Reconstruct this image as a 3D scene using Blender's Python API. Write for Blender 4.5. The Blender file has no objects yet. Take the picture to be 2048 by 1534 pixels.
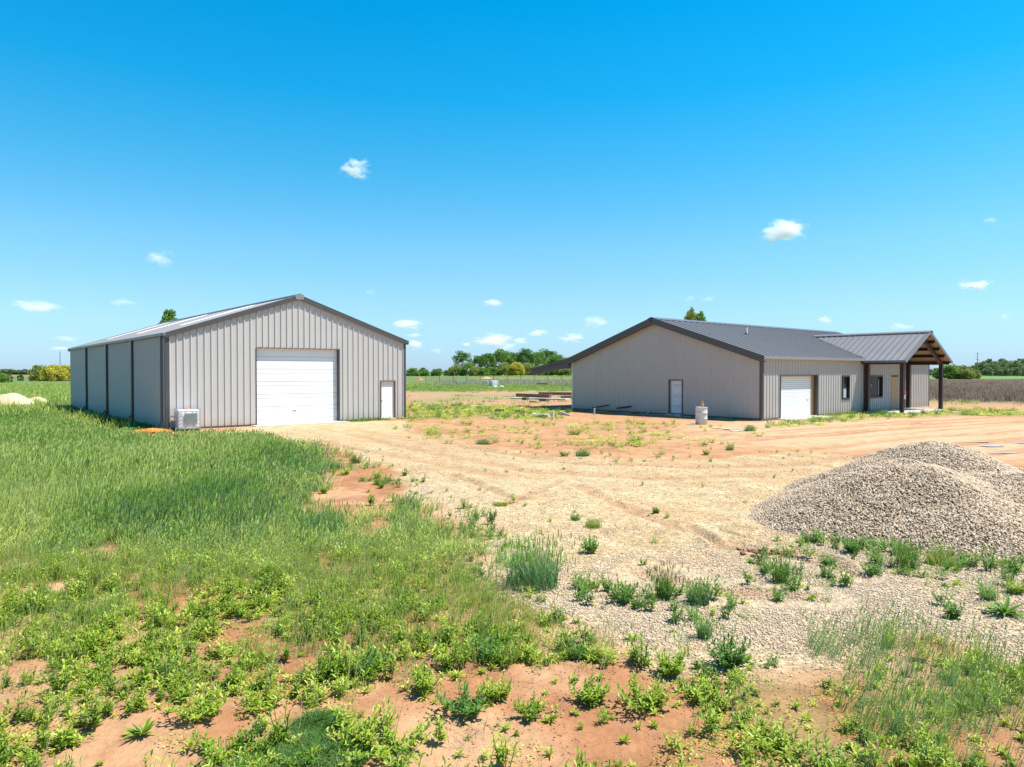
import bpy, math, random
import numpy as np
from math import sin, cos, pi, radians

random.seed(7)
SC = bpy.context.scene
COL = SC.collection

# ------------------------------------------------------------------ camera
F_PX, PITCH, CAM_H = 1399.6, 0.0168, 2.628          # photo is 2048 x 1534
cam_d = bpy.data.cameras.new('camera')
cam_d.sensor_width = 36.0
cam_d.lens = F_PX / 2048.0 * 36.0
cam_d.clip_start = 0.1
cam_d.clip_end = 60000
cam = bpy.data.objects.new('camera', cam_d)
COL.objects.link(cam)
cam.location = (0, 0, CAM_H)
cam.rotation_euler = (pi / 2 - PITCH, 0, 0)
SC.camera = cam

# ------------------------------------------------------------------ sky and sun
SUN_AZ, SUN_EL = radians(95.0), radians(63.5)       # azimuth from the view direction, to the right
SUN_STRENGTH, SKY_STRENGTH = 5.0, 0.09
EXPOSURE = 0.70
world = bpy.data.worlds.new('World')
SC.world = world
world.use_nodes = True
nt = world.node_tree
nt.nodes.clear()
wo = nt.nodes.new('ShaderNodeOutputWorld')
bg = nt.nodes.new('ShaderNodeBackground')
sky = nt.nodes.new('ShaderNodeTexSky')
sky.sky_type = 'NISHITA'
sky.sun_disc = False
sky.sun_elevation = SUN_EL
sky.sun_rotation = SUN_AZ
sky.altitude = 300
sky.air_density = 1.0
sky.dust_density = 0.3
sky.ozone_density = 2.5
geo = nt.nodes.new('ShaderNodeTexCoord')
sep = nt.nodes.new('ShaderNodeSeparateXYZ')
ramp = nt.nodes.new('ShaderNodeValToRGB')
ramp.color_ramp.interpolation = 'LINEAR'
SKY_TINT = [(p_, tuple(1.10 * q for q in c_)) for p_, c_ in (
    (0.0, (.50, .70, 1.20)), (0.02, (.52, .74, 1.12)), (0.067, (.64, .88, 1.0)), (0.10, (.66, .94, 1.05)), (0.17, (.58, 1.05, 1.12)),
    (0.27, (.27, 1.10, 1.22)), (0.36, (.06, 1.12, 1.35)), (0.47, (0, 1.12, 1.42)), (0.7, (.01, .62, .95)), (1.0, (.01, .30, .50)))]
el = ramp.color_ramp.elements
el[0].position, el[0].color = SKY_TINT[0][0], (*SKY_TINT[0][1], 1)
el[1].position, el[1].color = SKY_TINT[-1][0], (*SKY_TINT[-1][1], 1)
for p_, c_ in SKY_TINT[1:-1]:
    e_ = el.new(p_)
    e_.color = (*c_, 1)
mul = nt.nodes.new('ShaderNodeMix')
mul.data_type = 'RGBA'
mul.blend_type = 'MULTIPLY'
mul.inputs[0].default_value = 1.0
nt.links.new(geo.outputs['Generated'], sep.inputs[0])
nt.links.new(sep.outputs['Z'], ramp.inputs[0])
nt.links.new(sky.outputs[0], mul.inputs[6])
nt.links.new(ramp.outputs[0], mul.inputs[7])
nt.links.new(mul.outputs[2], bg.inputs[0])
bg.inputs[1].default_value = SKY_STRENGTH
nt.links.new(bg.outputs[0], wo.inputs[0])

sun_d = bpy.data.lights.new('sun', 'SUN')
sun_d.energy = SUN_STRENGTH
sun_d.angle = radians(0.53)
sun_d.color = (1.0, 0.955, 0.89)
sun = bpy.data.objects.new('sun', sun_d)
COL.objects.link(sun)
sun.rotation_euler = (pi / 2 - SUN_EL, 0, pi - SUN_AZ)
sun.location = (30, 0, 60)

SC.view_settings.view_transform = 'Standard'
SC.view_settings.look = 'None'
SC.view_settings.gamma = 1.0
SC.view_settings.use_curve_mapping = False
SC.view_settings.exposure = EXPOSURE
SC.cycles.use_denoising = True
SC.cycles.max_bounces = 6
SC.cycles.diffuse_bounces = 3
SC.cycles.glossy_bounces = 2
SC.cycles.transmission_bounces = 3
SC.cycles.transparent_max_bounces = 8
SC.cycles.volume_bounces = 8
SC.cycles.max_bounces = 10

# ------------------------------------------------------------------ pixel -> place helpers (reference measurements)
def ground_at(px, py, z=0.0):
    X, U = (px - 1024) / F_PX, -(py - 767) / F_PX
    r = np.array([X, cos(PITCH) + U * sin(PITCH), -sin(PITCH) + U * cos(PITCH)])
    t = (z - CAM_H) / r[2]
    return np.array([0, 0, CAM_H]) + t * r

def at_depth(px, py, d):
    """the point seen at that pixel at forward distance d"""
    X, U = (px - 1024) / F_PX, -(py - 767) / F_PX
    r = np.array([X, cos(PITCH) + U * sin(PITCH), -sin(PITCH) + U * cos(PITCH)])
    return np.array([0, 0, CAM_H]) + r * (d / r[1])

# ------------------------------------------------------------------ numpy noise
_rng = np.random.RandomState(11)
_perm = _rng.rand(256, 256)

def vnoise(x, y):
    xi, yi = np.floor(x).astype(int), np.floor(y).astype(int)
    fx, fy = x - xi, y - yi
    fx, fy = fx * fx * (3 - 2 * fx), fy * fy * (3 - 2 * fy)
    a = _perm[xi & 255, yi & 255]; b = _perm[(xi + 1) & 255, yi & 255]
    c = _perm[xi & 255, (yi + 1) & 255]; d = _perm[(xi + 1) & 255, (yi + 1) & 255]
    return (a * (1 - fx) + b * fx) * (1 - fy) + (c * (1 - fx) + d * fx) * fy

def fbm(x, y, sc=1.0, octv=4, seed=0.0):
    x = np.asarray(x, float) * sc + seed * 17.3
    y = np.asarray(y, float) * sc + seed * 9.1
    s, a, t = 0, 0.5, 0
    for _ in range(octv):
        s = s + a * vnoise(x, y); t += a
        x, y, a = x * 2.03 + 5.2, y * 2.03 + 1.7, a * 0.5
    return s / t

def sstep(a, b, x):
    t = np.clip((x - a) / (b - a), 0, 1)
    return t * t * (3 - 2 * t)

class Zone:
    """a patch of ground, its outline measured in the photograph and laid out on the ground plane"""
    def __init__(self, pts, soft=0.3, px=True):
        self.p = np.array([ground_at(a, b)[:2] for a, b in pts]) if px else np.array(pts, float)
        self.soft = soft
    def sd(self, x, y):
        x, y = np.asarray(x, float), np.asarray(y, float)
        P = self.p; n = len(P)
        ins = np.zeros(x.shape, bool); d2 = np.full(x.shape, 1e18)
        for i in range(n):
            ax, ay = P[i]; bx, by = P[(i + 1) % n]
            cond = (ay > y) != (by > y)
            with np.errstate(divide='ignore', invalid='ignore'):
                xx = (bx - ax) * (y - ay) / (by - ay + 1e-12) + ax
            ins ^= cond & (x < xx)
            ex, ey = bx - ax, by - ay
            t = np.clip(((x - ax) * ex + (y - ay) * ey) / (ex * ex + ey * ey + 1e-12), 0, 1)
            d2 = np.minimum(d2, (x - ax - t * ex) ** 2 + (y - ay - t * ey) ** 2)
        d = np.sqrt(d2)
        return np.where(ins, d, -d)
    def m(self, x, y, soft=None, wob=0.0, seed=0):
        s = self.soft if soft is None else soft
        d = self.sd(x, y)
        if wob:
            d = d + (fbm(x, y, 1.3, 4, seed) - 0.5) * 2 * wob
        return sstep(-s, s, d)

Z_GRAVEL = Zone([(440, 866), (500, 848), (810, 840), (835, 862), (950, 893), (1100, 912), (1300, 922), (1500, 912),
                 (1640, 905), (1800, 915), (2400, 960), (2700, 1330), (2048, 1345), (1850, 1275), (1740, 1335),
                 (1560, 1352), (1450, 1335), (1330, 1340), (1190, 1300), (1120, 1235), (1000, 1190), (935, 1130),
                 (960, 1085), (905, 1035), (830, 1000), (800, 950), (735, 922), (650, 885), (560, 880)], 0.25)
Z_WHITE = Zone([(1100, 1150), (1500, 1100), (1700, 1040), (2500, 1000), (2700, 1330), (2048, 1345), (1850, 1280),
                (1740, 1335), (1450, 1335), (1190, 1300), (1050, 1200), (960, 1130), (880, 1020), (810, 950), (870, 970), (960, 1080)], 1.0)
Z_TALL = Zone([(-900, 830), (0, 832), (130, 836), (190, 862), (260, 884), (345, 892), (440, 888), (520, 880), (590, 893), (625, 915), (660, 940), (630, 962),
               (580, 985), (590, 1015), (640, 1052), (700, 1068), (790, 1072), (812, 1035), (850, 1050), (905, 1085), (960, 1100), (925, 1125), (820, 1120), (740, 1150),
               (640, 1118), (540, 1155), (430, 1115), (300, 1140), (200, 1105), (80, 1130), (-100, 1120), (-900, 1180)], 0.5)
Z_BARE = [Zone([(600, 985), (640, 955), (700, 930), (760, 960), (800, 985), (795, 1030), (700, 1020)], 0.25),
          Zone([(100, 1534), (260, 1440), (420, 1410), (640, 1420), (760, 1380), (900, 1370), (1000, 1340), (1060, 1345), (1120, 1330),
                (1330, 1360), (1390, 1440), (1330, 1490), (1180, 1560), (700, 1560), (560, 1450), (420, 1500), (350, 1580), (60, 1600)], 0.12),
          Zone([(0, 1335), (60, 1325), (60, 1345), (0, 1355)], 0.1), Zone([(0, 1400), (60, 1395), (90, 1430), (0, 1440)], 0.1)]
Z_LOWER = Zone([(-900, 1130), (300, 1120), (880, 1110), (1000, 1180), (1120, 1240), (1190, 1310), (1330, 1345), (1450, 1340),
                (1560, 1360), (1740, 1340), (1850, 1285), (2100, 1350), (2600, 1400), (2400, 1800), (-900, 1800)], 0.3)
Z_RIGHTGRASS = Zone([(1600, 1285), (1700, 1262), (1840, 1275), (1960, 1330), (2010, 1390), (2060, 1420), (2200, 1534), (1700, 1560),
                     (1640, 1480), (1690, 1400), (1650, 1345)], 0.15)
Z_MIDWEED = Zone([(812, 808), (1000, 812), (1100, 820), (1110, 838), (1000, 838), (930, 834), (860, 838), (815, 838)], 1.0)
Z_PATCHY = Zone([(760, 842), (1000, 848), (1300, 845), (1340, 870), (1250, 900), (1050, 885), (900, 885), (800, 865)], 1.5)
Z_PORCHGRASS = Zone([(1530, 850), (1620, 838), (1740, 826), (1860, 818), (2048, 822), (2300, 830), (2300, 840), (2048, 832), (1880, 832),
                     (1760, 838), (1660, 846), (1560, 856)], 0.6)
Z_BROWN = Zone([(1857, 802), (2048, 806), (2900, 815), (2900, 757.5), (1840, 757.5), (1700, 757.5), (1700, 790)], 4.0)
Z_SAND = Zone([(1500, 838), (1900, 832), (2300, 842), (2300, 905), (2048, 925), (1800, 905), (1500, 890), (1350, 870), (1380, 850)], 2.0)

# house and shed frames
AZ = 0.8761
FR = pi / 2 - AZ
U3 = np.array([sin(AZ), cos(AZ), 0.0]); V3 = np.array([-cos(AZ), sin(AZ), 0.0])
SHED_O = np.array([-15.667, 31.70, 0.0]); SW, SL, SH, SR = 12.484, 27.53, 4.27, 6.38
HOUSE_O = np.array([13.461, 37.637, -0.0]); HL, HW, HH, HR = 23.09, 14.44, 3.38, 5.75
def shed_pt(a, b, z=0.0): return SHED_O + a * U3 + b * V3 + np.array([0, 0, z])
def house_pt(a, b, z=0.0): return HOUSE_O + a * U3 + b * V3 + np.array([0, 0, z])
def local(x, y, O):
    dx, dy = x - O[0], y - O[1]
    return dx * U3[0] + dy * U3[1], dx * V3[0] + dy * V3[1]
def inside_building(x, y, pad=0.0):
    a, b = local(x, y, SHED_O); s = (a > -pad) & (a < SW + pad) & (b > -pad) & (b < SL + pad)
    a, b = local(x, y, HOUSE_O); h = (a > -pad) & (a < HL + pad) & (b > -pad) & (b < HW + pad)
    s2 = (a > 11.9) & (a < 19.2) & (b > -3.0) & (b < 0.5)
    return s | h | s2

# ruts: (points in the photo, half width, depth)
RUTS = [([(905, 948), (960, 968), (1010, 990), (1050, 1000)], .12, .05), ([(1120, 960), (1060, 985), (1010, 1010)], .14, .02),
        ([(1150, 970), (1220, 1000), (1300, 1035), (1440, 1080), (1600, 1112), (1680, 1135)], .15, .035),
        ([(1380, 1050), (1440, 1088), (1530, 1105), (1590, 1100), (1650, 1113), (1720, 1150)], .10, .05), ([(1440, 1060), (1520, 1082), (1620, 1100), (1700, 1125)], .06, .05),
        ([(1300, 1140), (1420, 1180), (1520, 1180), (1620, 1190)], .2, .02),
        ([(820, 862), (900, 886), (1000, 905), (1150, 925), (1350, 932), (1600, 925), (1800, 900), (2048, 880)], .35, .02),
        ([(700, 868), (800, 890), (920, 915), (1060, 940), (1300, 955), (1500, 950)], .3, .02),
        ([(1480, 884), (1560, 876), (1700, 868), (1850, 850), (2048, 838)], .25, .04),
        ([(1430, 872), (1560, 866), (1700, 856), (1850, 842), (2048, 833)], .2, .03),
        ([(1560, 900), (1700, 888), (1850, 872), (2048, 868)], .3, .04),
        ([(1180, 866), (1330, 862), (1420, 868), (1500, 872)], .3, .03),
        ([(640, 880), (760, 905), (880, 930), (1000, 950)], .25, .015)]
RUTS_G = [(np.array([ground_at(a, b)[:2] for a, b in pts]), w, d) for pts, w, d in RUTS]

def poly_dist(x, y, P):
    d2 = np.full(np.shape(x), 1e18)
    for i in range(len(P) - 1):
        ax, ay = P[i]; bx, by = P[i + 1]
        ex, ey = bx - ax, by - ay
        t = np.clip(((x - ax) * ex + (y - ay) * ey) / (ex * ex + ey * ey), 0, 1)
        d2 = np.minimum(d2, (x - ax - t * ex) ** 2 + (y - ay - t * ey) ** 2)
    return np.sqrt(d2)

def rut_mask(x, y):
    h = np.zeros(np.shape(x)); m = np.zeros(np.shape(x))
    for P, w, dp in RUTS_G:
        d = poly_dist(x, y, P) + (fbm(x, y, 3.0, 3, 4) - .5) * w
        g = np.exp(-(d / w) ** 2)
        h -= dp * g - dp * 0.6 * np.exp(-((d - 1.8 * w) / (0.7 * w)) ** 2)
        m = np.maximum(m, g)
    return h, m

def gz(x, y):
    x, y = np.asarray(x, float), np.asarray(y, float)
    r = np.hypot(x, y)
    near = 1 - sstep(25, 60, r)
    z = (fbm(x, y, 0.25, 2, 1) - .5) * 0.10 * sstep(3, 8, r) * near
    z = z + (fbm(x, y, 1.7, 4, 2) - .5) * 0.06 * near + (fbm(x, y, 8, 3, 3) - .5) * 0.022 * (1 - sstep(12, 30, r))
    z = z + (fbm(x, y, 0.01, 2, 5) - .5) * 1.2 * sstep(120, 400, r)
    for O, Wd, Ln in ((SHED_O, SW, SL), (HOUSE_O, HL, HW)):
        a, b = local(x, y, O)
        dd = np.maximum(np.maximum(-a, a - Wd), np.maximum(-b, b - Ln))
        k = sstep(0.2, 3.5, dd)
        z = z * k + (1 - k) * (-0.03)
    return z
def gz1(x, y): return float(gz(np.array([x]), np.array([y]))[0])

# ------------------------------------------------------------------ material helpers
def new_mat(name):
    m = bpy.data.materials.new(name); m.use_nodes = True
    return m, m.node_tree, m.node_tree.nodes['Principled BSDF']

def simple(name, col, rough=0.6, metal=0.0, var=0.12, scale=6.0, bump=0.0, bscale=40, dirt=None, spec=0.5):
    m, t, p = new_mat(name)
    tc = t.nodes.new('ShaderNodeTexCoord')
    n = t.nodes.new('ShaderNodeTexNoise'); n.inputs['Scale'].default_value = scale; n.inputs['Detail'].default_value = 5
    t.links.new(tc.outputs['Object'], n.inputs['Vector'])
    mx = t.nodes.new('ShaderNodeMix'); mx.data_type = 'RGBA'
    mx.inputs[6].default_value = (*[c * (1 - var) for c in col], 1)
    mx.inputs[7].default_value = (*[min(1, c * (1 + var)) for c in col], 1)
    t.links.new(n.outputs[0], mx.inputs[0])
    out = mx.outputs[2]
    if dirt:                                           # splash-back: soil washed on to the foot of the wall
        sp = t.nodes.new('ShaderNodeSeparateXYZ'); t.links.new(tc.outputs['Object'], sp.inputs[0])
        n2 = t.nodes.new('ShaderNodeTexNoise'); n2.inputs['Scale'].default_value = 3.0; n2.inputs['Detail'].default_value = 6
        t.links.new(tc.outputs['Object'], n2.inputs['Vector'])
        ad = t.nodes.new('ShaderNodeMath'); ad.operation = 'MULTIPLY_ADD'
        t.links.new(n2.outputs[0], ad.inputs[0]); ad.inputs[1].default_value = -0.7; t.links.new(sp.outputs['Z'], ad.inputs[2])
        mr = t.nodes.new('ShaderNodeMapRange'); t.links.new(ad.outputs[0], mr.inputs[0])
        mr.inputs[1].default_value = -0.35; mr.inputs[2].default_value = 0.15; mr.inputs[3].default_value = 0.45; mr.inputs[4].default_value = 0.0
        m2 = t.nodes.new('ShaderNodeMix'); m2.data_type = 'RGBA'
        t.links.new(mr.outputs[0], m2.inputs[0]); t.links.new(out, m2.inputs[6]); m2.inputs[7].default_value = (*dirt, 1)
        out = m2.outputs[2]
    if 'painted steel' in name and not bump: bump, bscale = .25, 1.6
    t.links.new(out, p.inputs['Base Color'])
    p.inputs['Roughness'].default_value = rough; p.inputs['Metallic'].default_value = metal
    p.inputs['Specular IOR Level'].default_value = spec
    if bump:
        nb = t.nodes.new('ShaderNodeTexNoise'); nb.inputs['Scale'].default_value = bscale; nb.inputs['Detail'].default_value = 6
        t.links.new(tc.outputs['Object'], nb.inputs['Vector'])
        b = t.nodes.new('ShaderNodeBump'); b.inputs['Strength'].default_value = bump; b.inputs['Distance'].default_value = 0.02
        t.links.new(nb.outputs[0], b.inputs['Height']); t.links.new(b.outputs[0], p.inputs['Normal'])
    return m

RED = (0.40, 0.19, 0.09)
M = {}
M['shed_wall'] = simple('light grey painted steel', (0.49, 0.47, 0.445), 0.42, var=.05, scale=1.2, dirt=(0.42, 0.30, 0.19))
M['house_wall'] = simple('warm grey painted steel', (0.43, 0.405, 0.38), 0.42, var=.05, scale=1.2, dirt=(0.42, 0.25, 0.14))
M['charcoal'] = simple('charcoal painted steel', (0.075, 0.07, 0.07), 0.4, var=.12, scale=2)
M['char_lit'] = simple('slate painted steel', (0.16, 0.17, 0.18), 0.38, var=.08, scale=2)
M['galv'] = simple('galvalume roof sheet', (0.26, 0.25, 0.25), 0.42, 0.2, var=.07, scale=.8)
M['house_roof'] = simple('charcoal roof sheet', (0.17, 0.165, 0.165), 0.33, 0.1, var=.10, scale=.8)
M['white_strip'] = simple('milky skylight sheet', (0.82, 0.84, 0.84), 0.4, var=.03)
M['white'] = simple('white painted door steel', (0.80, 0.80, 0.80), 0.35, var=.02, scale=2)
M['wrap'] = simple('white house wrap', (0.66, 0.68, 0.70), 0.5, var=.05, scale=3)
M['print'] = simple('grey print', (0.28, 0.30, 0.34), 0.6)
M['wood'] = simple('bare pine lumber', (0.50, 0.28, 0.12), 0.7, var=.2, scale=8, bump=.2)
M['ply'] = simple('plywood', (0.56, 0.33, 0.15), 0.7, var=.25, scale=5, bump=.1)
M['oldwood'] = simple('weathered timber', (0.20, 0.13, 0.09), 0.85, var=.4, scale=9, bump=.6)
M['palewood'] = simple('sun bleached board', (0.62, 0.54, 0.45), 0.8, var=.2, scale=9, bump=.4)
M['redsteel'] = simple('dark red oxide steel', (0.040, 0.013, 0.010), 0.5, var=.25, scale=5)
M['roofunder'] = simple('tan roof underside', (0.38, 0.28, 0.20), 0.6, var=.12, scale=3)
M['conc'] = simple('pale concrete', (0.52, 0.48, 0.43), 0.85, var=.12, scale=5, bump=.3)
M['glass'] = simple('dark window glass', (0.035, 0.045, 0.055), 0.2, var=.1, spec=.12)
M['pane_glare'] = simple('white blind', (0.55, 0.62, 0.68), 0.5)  # white of the painted sash reflection; the curtain shares it
M['blackframe'] = simple('black vinyl frame', (0.02, 0.02, 0.022), 0.4)
M['poly'] = simple('milky white plastic', (0.84, 0.83, 0.82), 0.4, var=.04, scale=3)
M['cage'] = simple('galvanised bar', (0.40, 0.38, 0.38), 0.4, 0.6, var=.1)
M['plate'] = simple('dull metal plate', (0.22, 0.28, 0.27), 0.38, 0.4, var=.25, scale=4)
M['orange'] = simple('orange plastic', (0.80, 0.20, 0.03), 0.5, var=.15)
M['hose'] = simple('faded orange hose', (0.80, 0.27, 0.04), 0.5, var=.25)
M['barrel'] = simple('chalky white barrel paint', (0.60, 0.58, 0.58), 0.55, var=.18, scale=7, dirt=(0.5, 0.33, 0.2))
M['pvc'] = simple('white pipe plastic', (0.75, 0.73, 0.70), 0.4, var=.08)
M['greypipe'] = simple('grey pipe', (0.42, 0.46, 0.48), 0.45)
M['blackpipe'] = simple('black pipe', (0.02, 0.022, 0.025), 0.4)
M['sand'] = simple('pale sand heap', (0.62, 0.45, 0.30), 0.95, var=.15, scale=3, bump=.6, bscale=12)
M['redsoil'] = simple('red soil heap', (0.45, 0.19, 0.09), 0.95, var=.2, scale=2, bump=.6, bscale=6)
M['hay'] = simple('yellow fill heap', (0.55, 0.36, 0.16), 0.95, var=.25, scale=1.5, bump=.6, bscale=4)
M['pole'] = simple('grey utility pole', (0.25, 0.23, 0.22), 0.8)
M['pink'] = simple('pink plastic ribbon', (0.85, 0.12, 0.20), 0.5)
M['bark'] = simple('tree bark', (0.10, 0.075, 0.055), 0.9, var=.3, scale=3)
M['clod'] = simple('wet red clay', (0.20, 0.085, 0.045), 0.9, var=.35, scale=7, bump=.8, bscale=20)

def leaf_mat(name, cols, rough=0.55, trans=0.35, attr=True):
    cols = [tuple(.84 * q for q in c) for c in cols]
    m, t, p = new_mat(name)
    ra = t.nodes.new('ShaderNodeValToRGB')
    e = ra.color_ramp.elements
    e[0].position, e[0].color = 0, (*cols[0], 1)
    e[1].position, e[1].color = 1, (*cols[-1], 1)
    for i, c in enumerate(cols[1:-1]):
        k = e.new((i + 1) / (len(cols) - 1)); k.color = (*c, 1)
    at = t.nodes.new('ShaderNodeAttribute'); at.attribute_name = 'tint'
    oi = t.nodes.new('ShaderNodeObjectInfo')
    ad = t.nodes.new('ShaderNodeMath'); ad.operation = 'MULTIPLY_ADD'
    t.links.new(oi.outputs['Random'], ad.inputs[0]); ad.inputs[1].default_value = 0.25
    t.links.new(at.outputs['Fac'], ad.inputs[2])
    t.links.new(ad.outputs[0], ra.inputs[0])
    t.links.new(ra.outputs[0], p.inputs['Base Color'])
    p.inputs['Roughness'].default_value = rough
    p.inputs['Specular IOR Level'].default_value = 0.45
    tr = t.nodes.new('ShaderNodeBsdfTranslucent')
    hs = t.nodes.new('ShaderNodeHueSaturation'); hs.inputs['Value'].default_value = 1.25; hs.inputs['Hue'].default_value = 0.485
    t.links.new(ra.outputs[0], hs.inputs['Color']); t.links.new(hs.outputs[0], tr.inputs['Color'])
    mx = t.nodes.new('ShaderNodeMixShader'); mx.inputs[0].default_value = trans
    out = [n for n in t.nodes if n.type == 'OUTPUT_MATERIAL'][0]
    t.links.new(p.outputs[0], mx.inputs[1]); t.links.new(tr.outputs[0], mx.inputs[2]); t.links.new(mx.outputs[0], out.inputs[0])
    return m

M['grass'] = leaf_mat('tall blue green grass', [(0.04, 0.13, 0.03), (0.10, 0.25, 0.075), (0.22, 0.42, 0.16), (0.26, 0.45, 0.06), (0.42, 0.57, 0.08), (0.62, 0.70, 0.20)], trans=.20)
M['yellowgrass'] = leaf_mat('yellow green grass', [(0.15, 0.26, 0.035), (0.30, 0.44, 0.06), (0.50, 0.60, 0.13), (0.68, 0.62, 0.30)])
M['weed'] = leaf_mat('broad leaf weed', [(0.045, 0.12, 0.012), (0.13, 0.27, 0.018), (0.34, 0.48, 0.035), (0.64, 0.72, 0.13)], rough=.42, trans=.30)
M['darkweed'] = leaf_mat('dark leaf weed', [(0.05, 0.14, 0.02), (0.10, 0.25, 0.03), (0.20, 0.38, 0.06)])
M['mat_dark'] = leaf_mat('fine dark green mat', [(0.05, 0.13, 0.02), (0.10, 0.24, 0.035), (0.22, 0.37, 0.08)])
M['brownweed'] = leaf_mat('dead brown weed', [(0.15, 0.10, 0.08), (0.26, 0.17, 0.13), (0.38, 0.25, 0.16), (0.50, 0.42, 0.25)], trans=.2)
M['greyweed'] = leaf_mat('dead grey weed', [(0.36, 0.27, 0.22), (0.52, 0.42, 0.35), (0.46, 0.48, 0.22)], trans=.2)
M['dry'] = leaf_mat('dry thatch', [(0.25, 0.17, 0.11), (0.42, 0.30, 0.20), (0.52, 0.42, 0.28)], trans=.1)
M['tree_green'] = leaf_mat('mid green foliage', [(0.10, 0.21, 0.03), (0.18, 0.34, 0.05), (0.30, 0.48, 0.08)])
M['tree_dark'] = leaf_mat('dark green foliage', [(0.06, 0.15, 0.03), (0.11, 0.24, 0.045), (0.19, 0.34, 0.07)])
M['tree_yellow'] = leaf_mat('yellow green foliage', [(0.36, 0.40, 0.04), (0.58, 0.56, 0.06), (0.80, 0.70, 0.10)])
M['tree_olive'] = leaf_mat('olive spring foliage', [(0.20, 0.27, 0.05), (0.33, 0.39, 0.08), (0.48, 0.52, 0.12)])
M['tree_far'] = leaf_mat('distant foliage', [(0.13, 0.21, 0.09), (0.20, 0.30, 0.12), (0.30, 0.40, 0.16)])

M['crumb'] = simple('soil crumb', (0.36, 0.18, 0.09), .95, var=.35, scale=2)
def stone_mat(name, cols):
    cols = [tuple(.80 * q for q in c) for c in cols]
    m, t, p = new_mat(name)
    ra = t.nodes.new('ShaderNodeValToRGB'); e = ra.color_ramp.elements
    e[0].position, e[0].color = 0, (*cols[0], 1); e[1].position, e[1].color = 1, (*cols[-1], 1)
    for i, c in enumerate(cols[1:-1]):
        k = e.new((i + 1) / (len(cols) - 1)); k.color = (*c, 1)
    at = t.nodes.new('ShaderNodeAttribute'); at.attribute_name = 'tint'
    t.links.new(at.outputs['Fac'], ra.inputs[0]); t.links.new(ra.outputs[0], p.inputs['Base Color'])
    p.inputs['Roughness'].default_value = .85
    return m
M['stone'] = stone_mat('gravel stones', [(0.22, 0.16, 0.11), (0.46, 0.34, 0.23), (0.58, 0.45, 0.31), (0.68, 0.55, 0.40), (0.80, 0.69, 0.54)])

# ground
m, t, p = new_mat('bare red soil and gravel')
M['ground'] = m
at = t.nodes.new('ShaderNodeAttribute'); at.attribute_name = 'Col'
ag = t.nodes.new('ShaderNodeAttribute'); ag.attribute_name = 'gravel'
tc = t.nodes.new('ShaderNodeTexCoord')
n1 = t.nodes.new('ShaderNodeTexNoise'); n1.inputs['Scale'].default_value = 2.3; n1.inputs['Detail'].default_value = 9; n1.inputs['Roughness'].default_value = .62
n2 = t.nodes.new('ShaderNodeTexNoise'); n2.inputs['Scale'].default_value = 22; n2.inputs['Detail'].default_value = 6; n2.inputs['Roughness'].default_value = .7
vo = t.nodes.new('ShaderNodeTexVoronoi'); vo.inputs['Scale'].default_value = 26
vo2 = t.nodes.new('ShaderNodeTexVoronoi'); vo2.inputs['Scale'].default_value = 55
for n in (n1, n2, vo, vo2): t.links.new(tc.outputs['Object'], n.inputs['Vector'])
mr = t.nodes.new('ShaderNodeMapRange'); t.links.new(n1.outputs[0], mr.inputs[0]); mr.inputs[1].default_value = .25; mr.inputs[2].default_value = .75; mr.inputs[3].default_value = .78; mr.inputs[4].default_value = 1.22
mr2 = t.nodes.new('ShaderNodeMapRange'); t.links.new(n2.outputs[0], mr2.inputs[0]); mr2.inputs[1].default_value = .25; mr2.inputs[2].default_value = .75; mr2.inputs[3].default_value = .82; mr2.inputs[4].default_value = 1.16
mm = t.nodes.new('ShaderNodeMath'); mm.operation = 'MULTIPLY'; t.links.new(mr.outputs[0], mm.inputs[0]); t.links.new(mr2.outputs[0], mm.inputs[1])
vm = t.nodes.new('ShaderNodeVectorMath'); vm.operation = 'SCALE'; t.links.new(at.outputs['Color'], vm.inputs[0]); t.links.new(mm.outputs[0], vm.inputs['Scale'])
# stones: brightness by cell
sx = t.nodes.new('ShaderNodeSeparateColor'); t.links.new(vo.outputs['Color'], sx.inputs[0])
sr = t.nodes.new('ShaderNodeMapRange'); t.links.new(sx.outputs[0], sr.inputs[0]); sr.inputs[3].default_value = .62; sr.inputs[4].default_value = 1.35
vs = t.nodes.new('ShaderNodeVectorMath'); vs.operation = 'SCALE'; t.links.new(vm.outputs[0], vs.inputs[0]); t.links.new(sr.outputs[0], vs.inputs['Scale'])
mg = t.nodes.new('ShaderNodeMix'); mg.data_type = 'RGBA'; t.links.new(ag.outputs['Fac'], mg.inputs[0]); t.links.new(vm.outputs[0], mg.inputs[6]); t.links.new(vs.outputs[0], mg.inputs[7])
t.links.new(mg.outputs[2], p.inputs['Base Color'])
p.inputs['Roughness'].default_value = .95; p.inputs['Specular IOR Level'].default_value = .15
hm = t.nodes.new('ShaderNodeMath'); hm.operation = 'MULTIPLY'; t.links.new(vo.outputs['Distance'], hm.inputs[0]); t.links.new(ag.outputs['Fac'], hm.inputs[1])
hm2 = t.nodes.new('ShaderNodeMath'); hm2.operation = 'MULTIPLY_ADD'; t.links.new(hm.outputs[0], hm2.inputs[0]); hm2.inputs[1].default_value = -1.2; t.links.new(n2.outputs[0], hm2.inputs[2])
bp = t.nodes.new('ShaderNodeBump'); bp.inputs['Strength'].default_value = .7; bp.inputs['Distance'].default_value = .022
t.links.new(hm2.outputs[0], bp.inputs['Height']); t.links.new(bp.outputs[0], p.inputs['Normal'])

m, t, p = new_mat('shallow muddy water')
p.inputs['Base Color'].default_value = (0.50, 0.37, 0.29, 1); p.inputs['Roughness'].default_value = .18; p.inputs['Specular IOR Level'].default_value = .5
M['water'] = m

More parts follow.
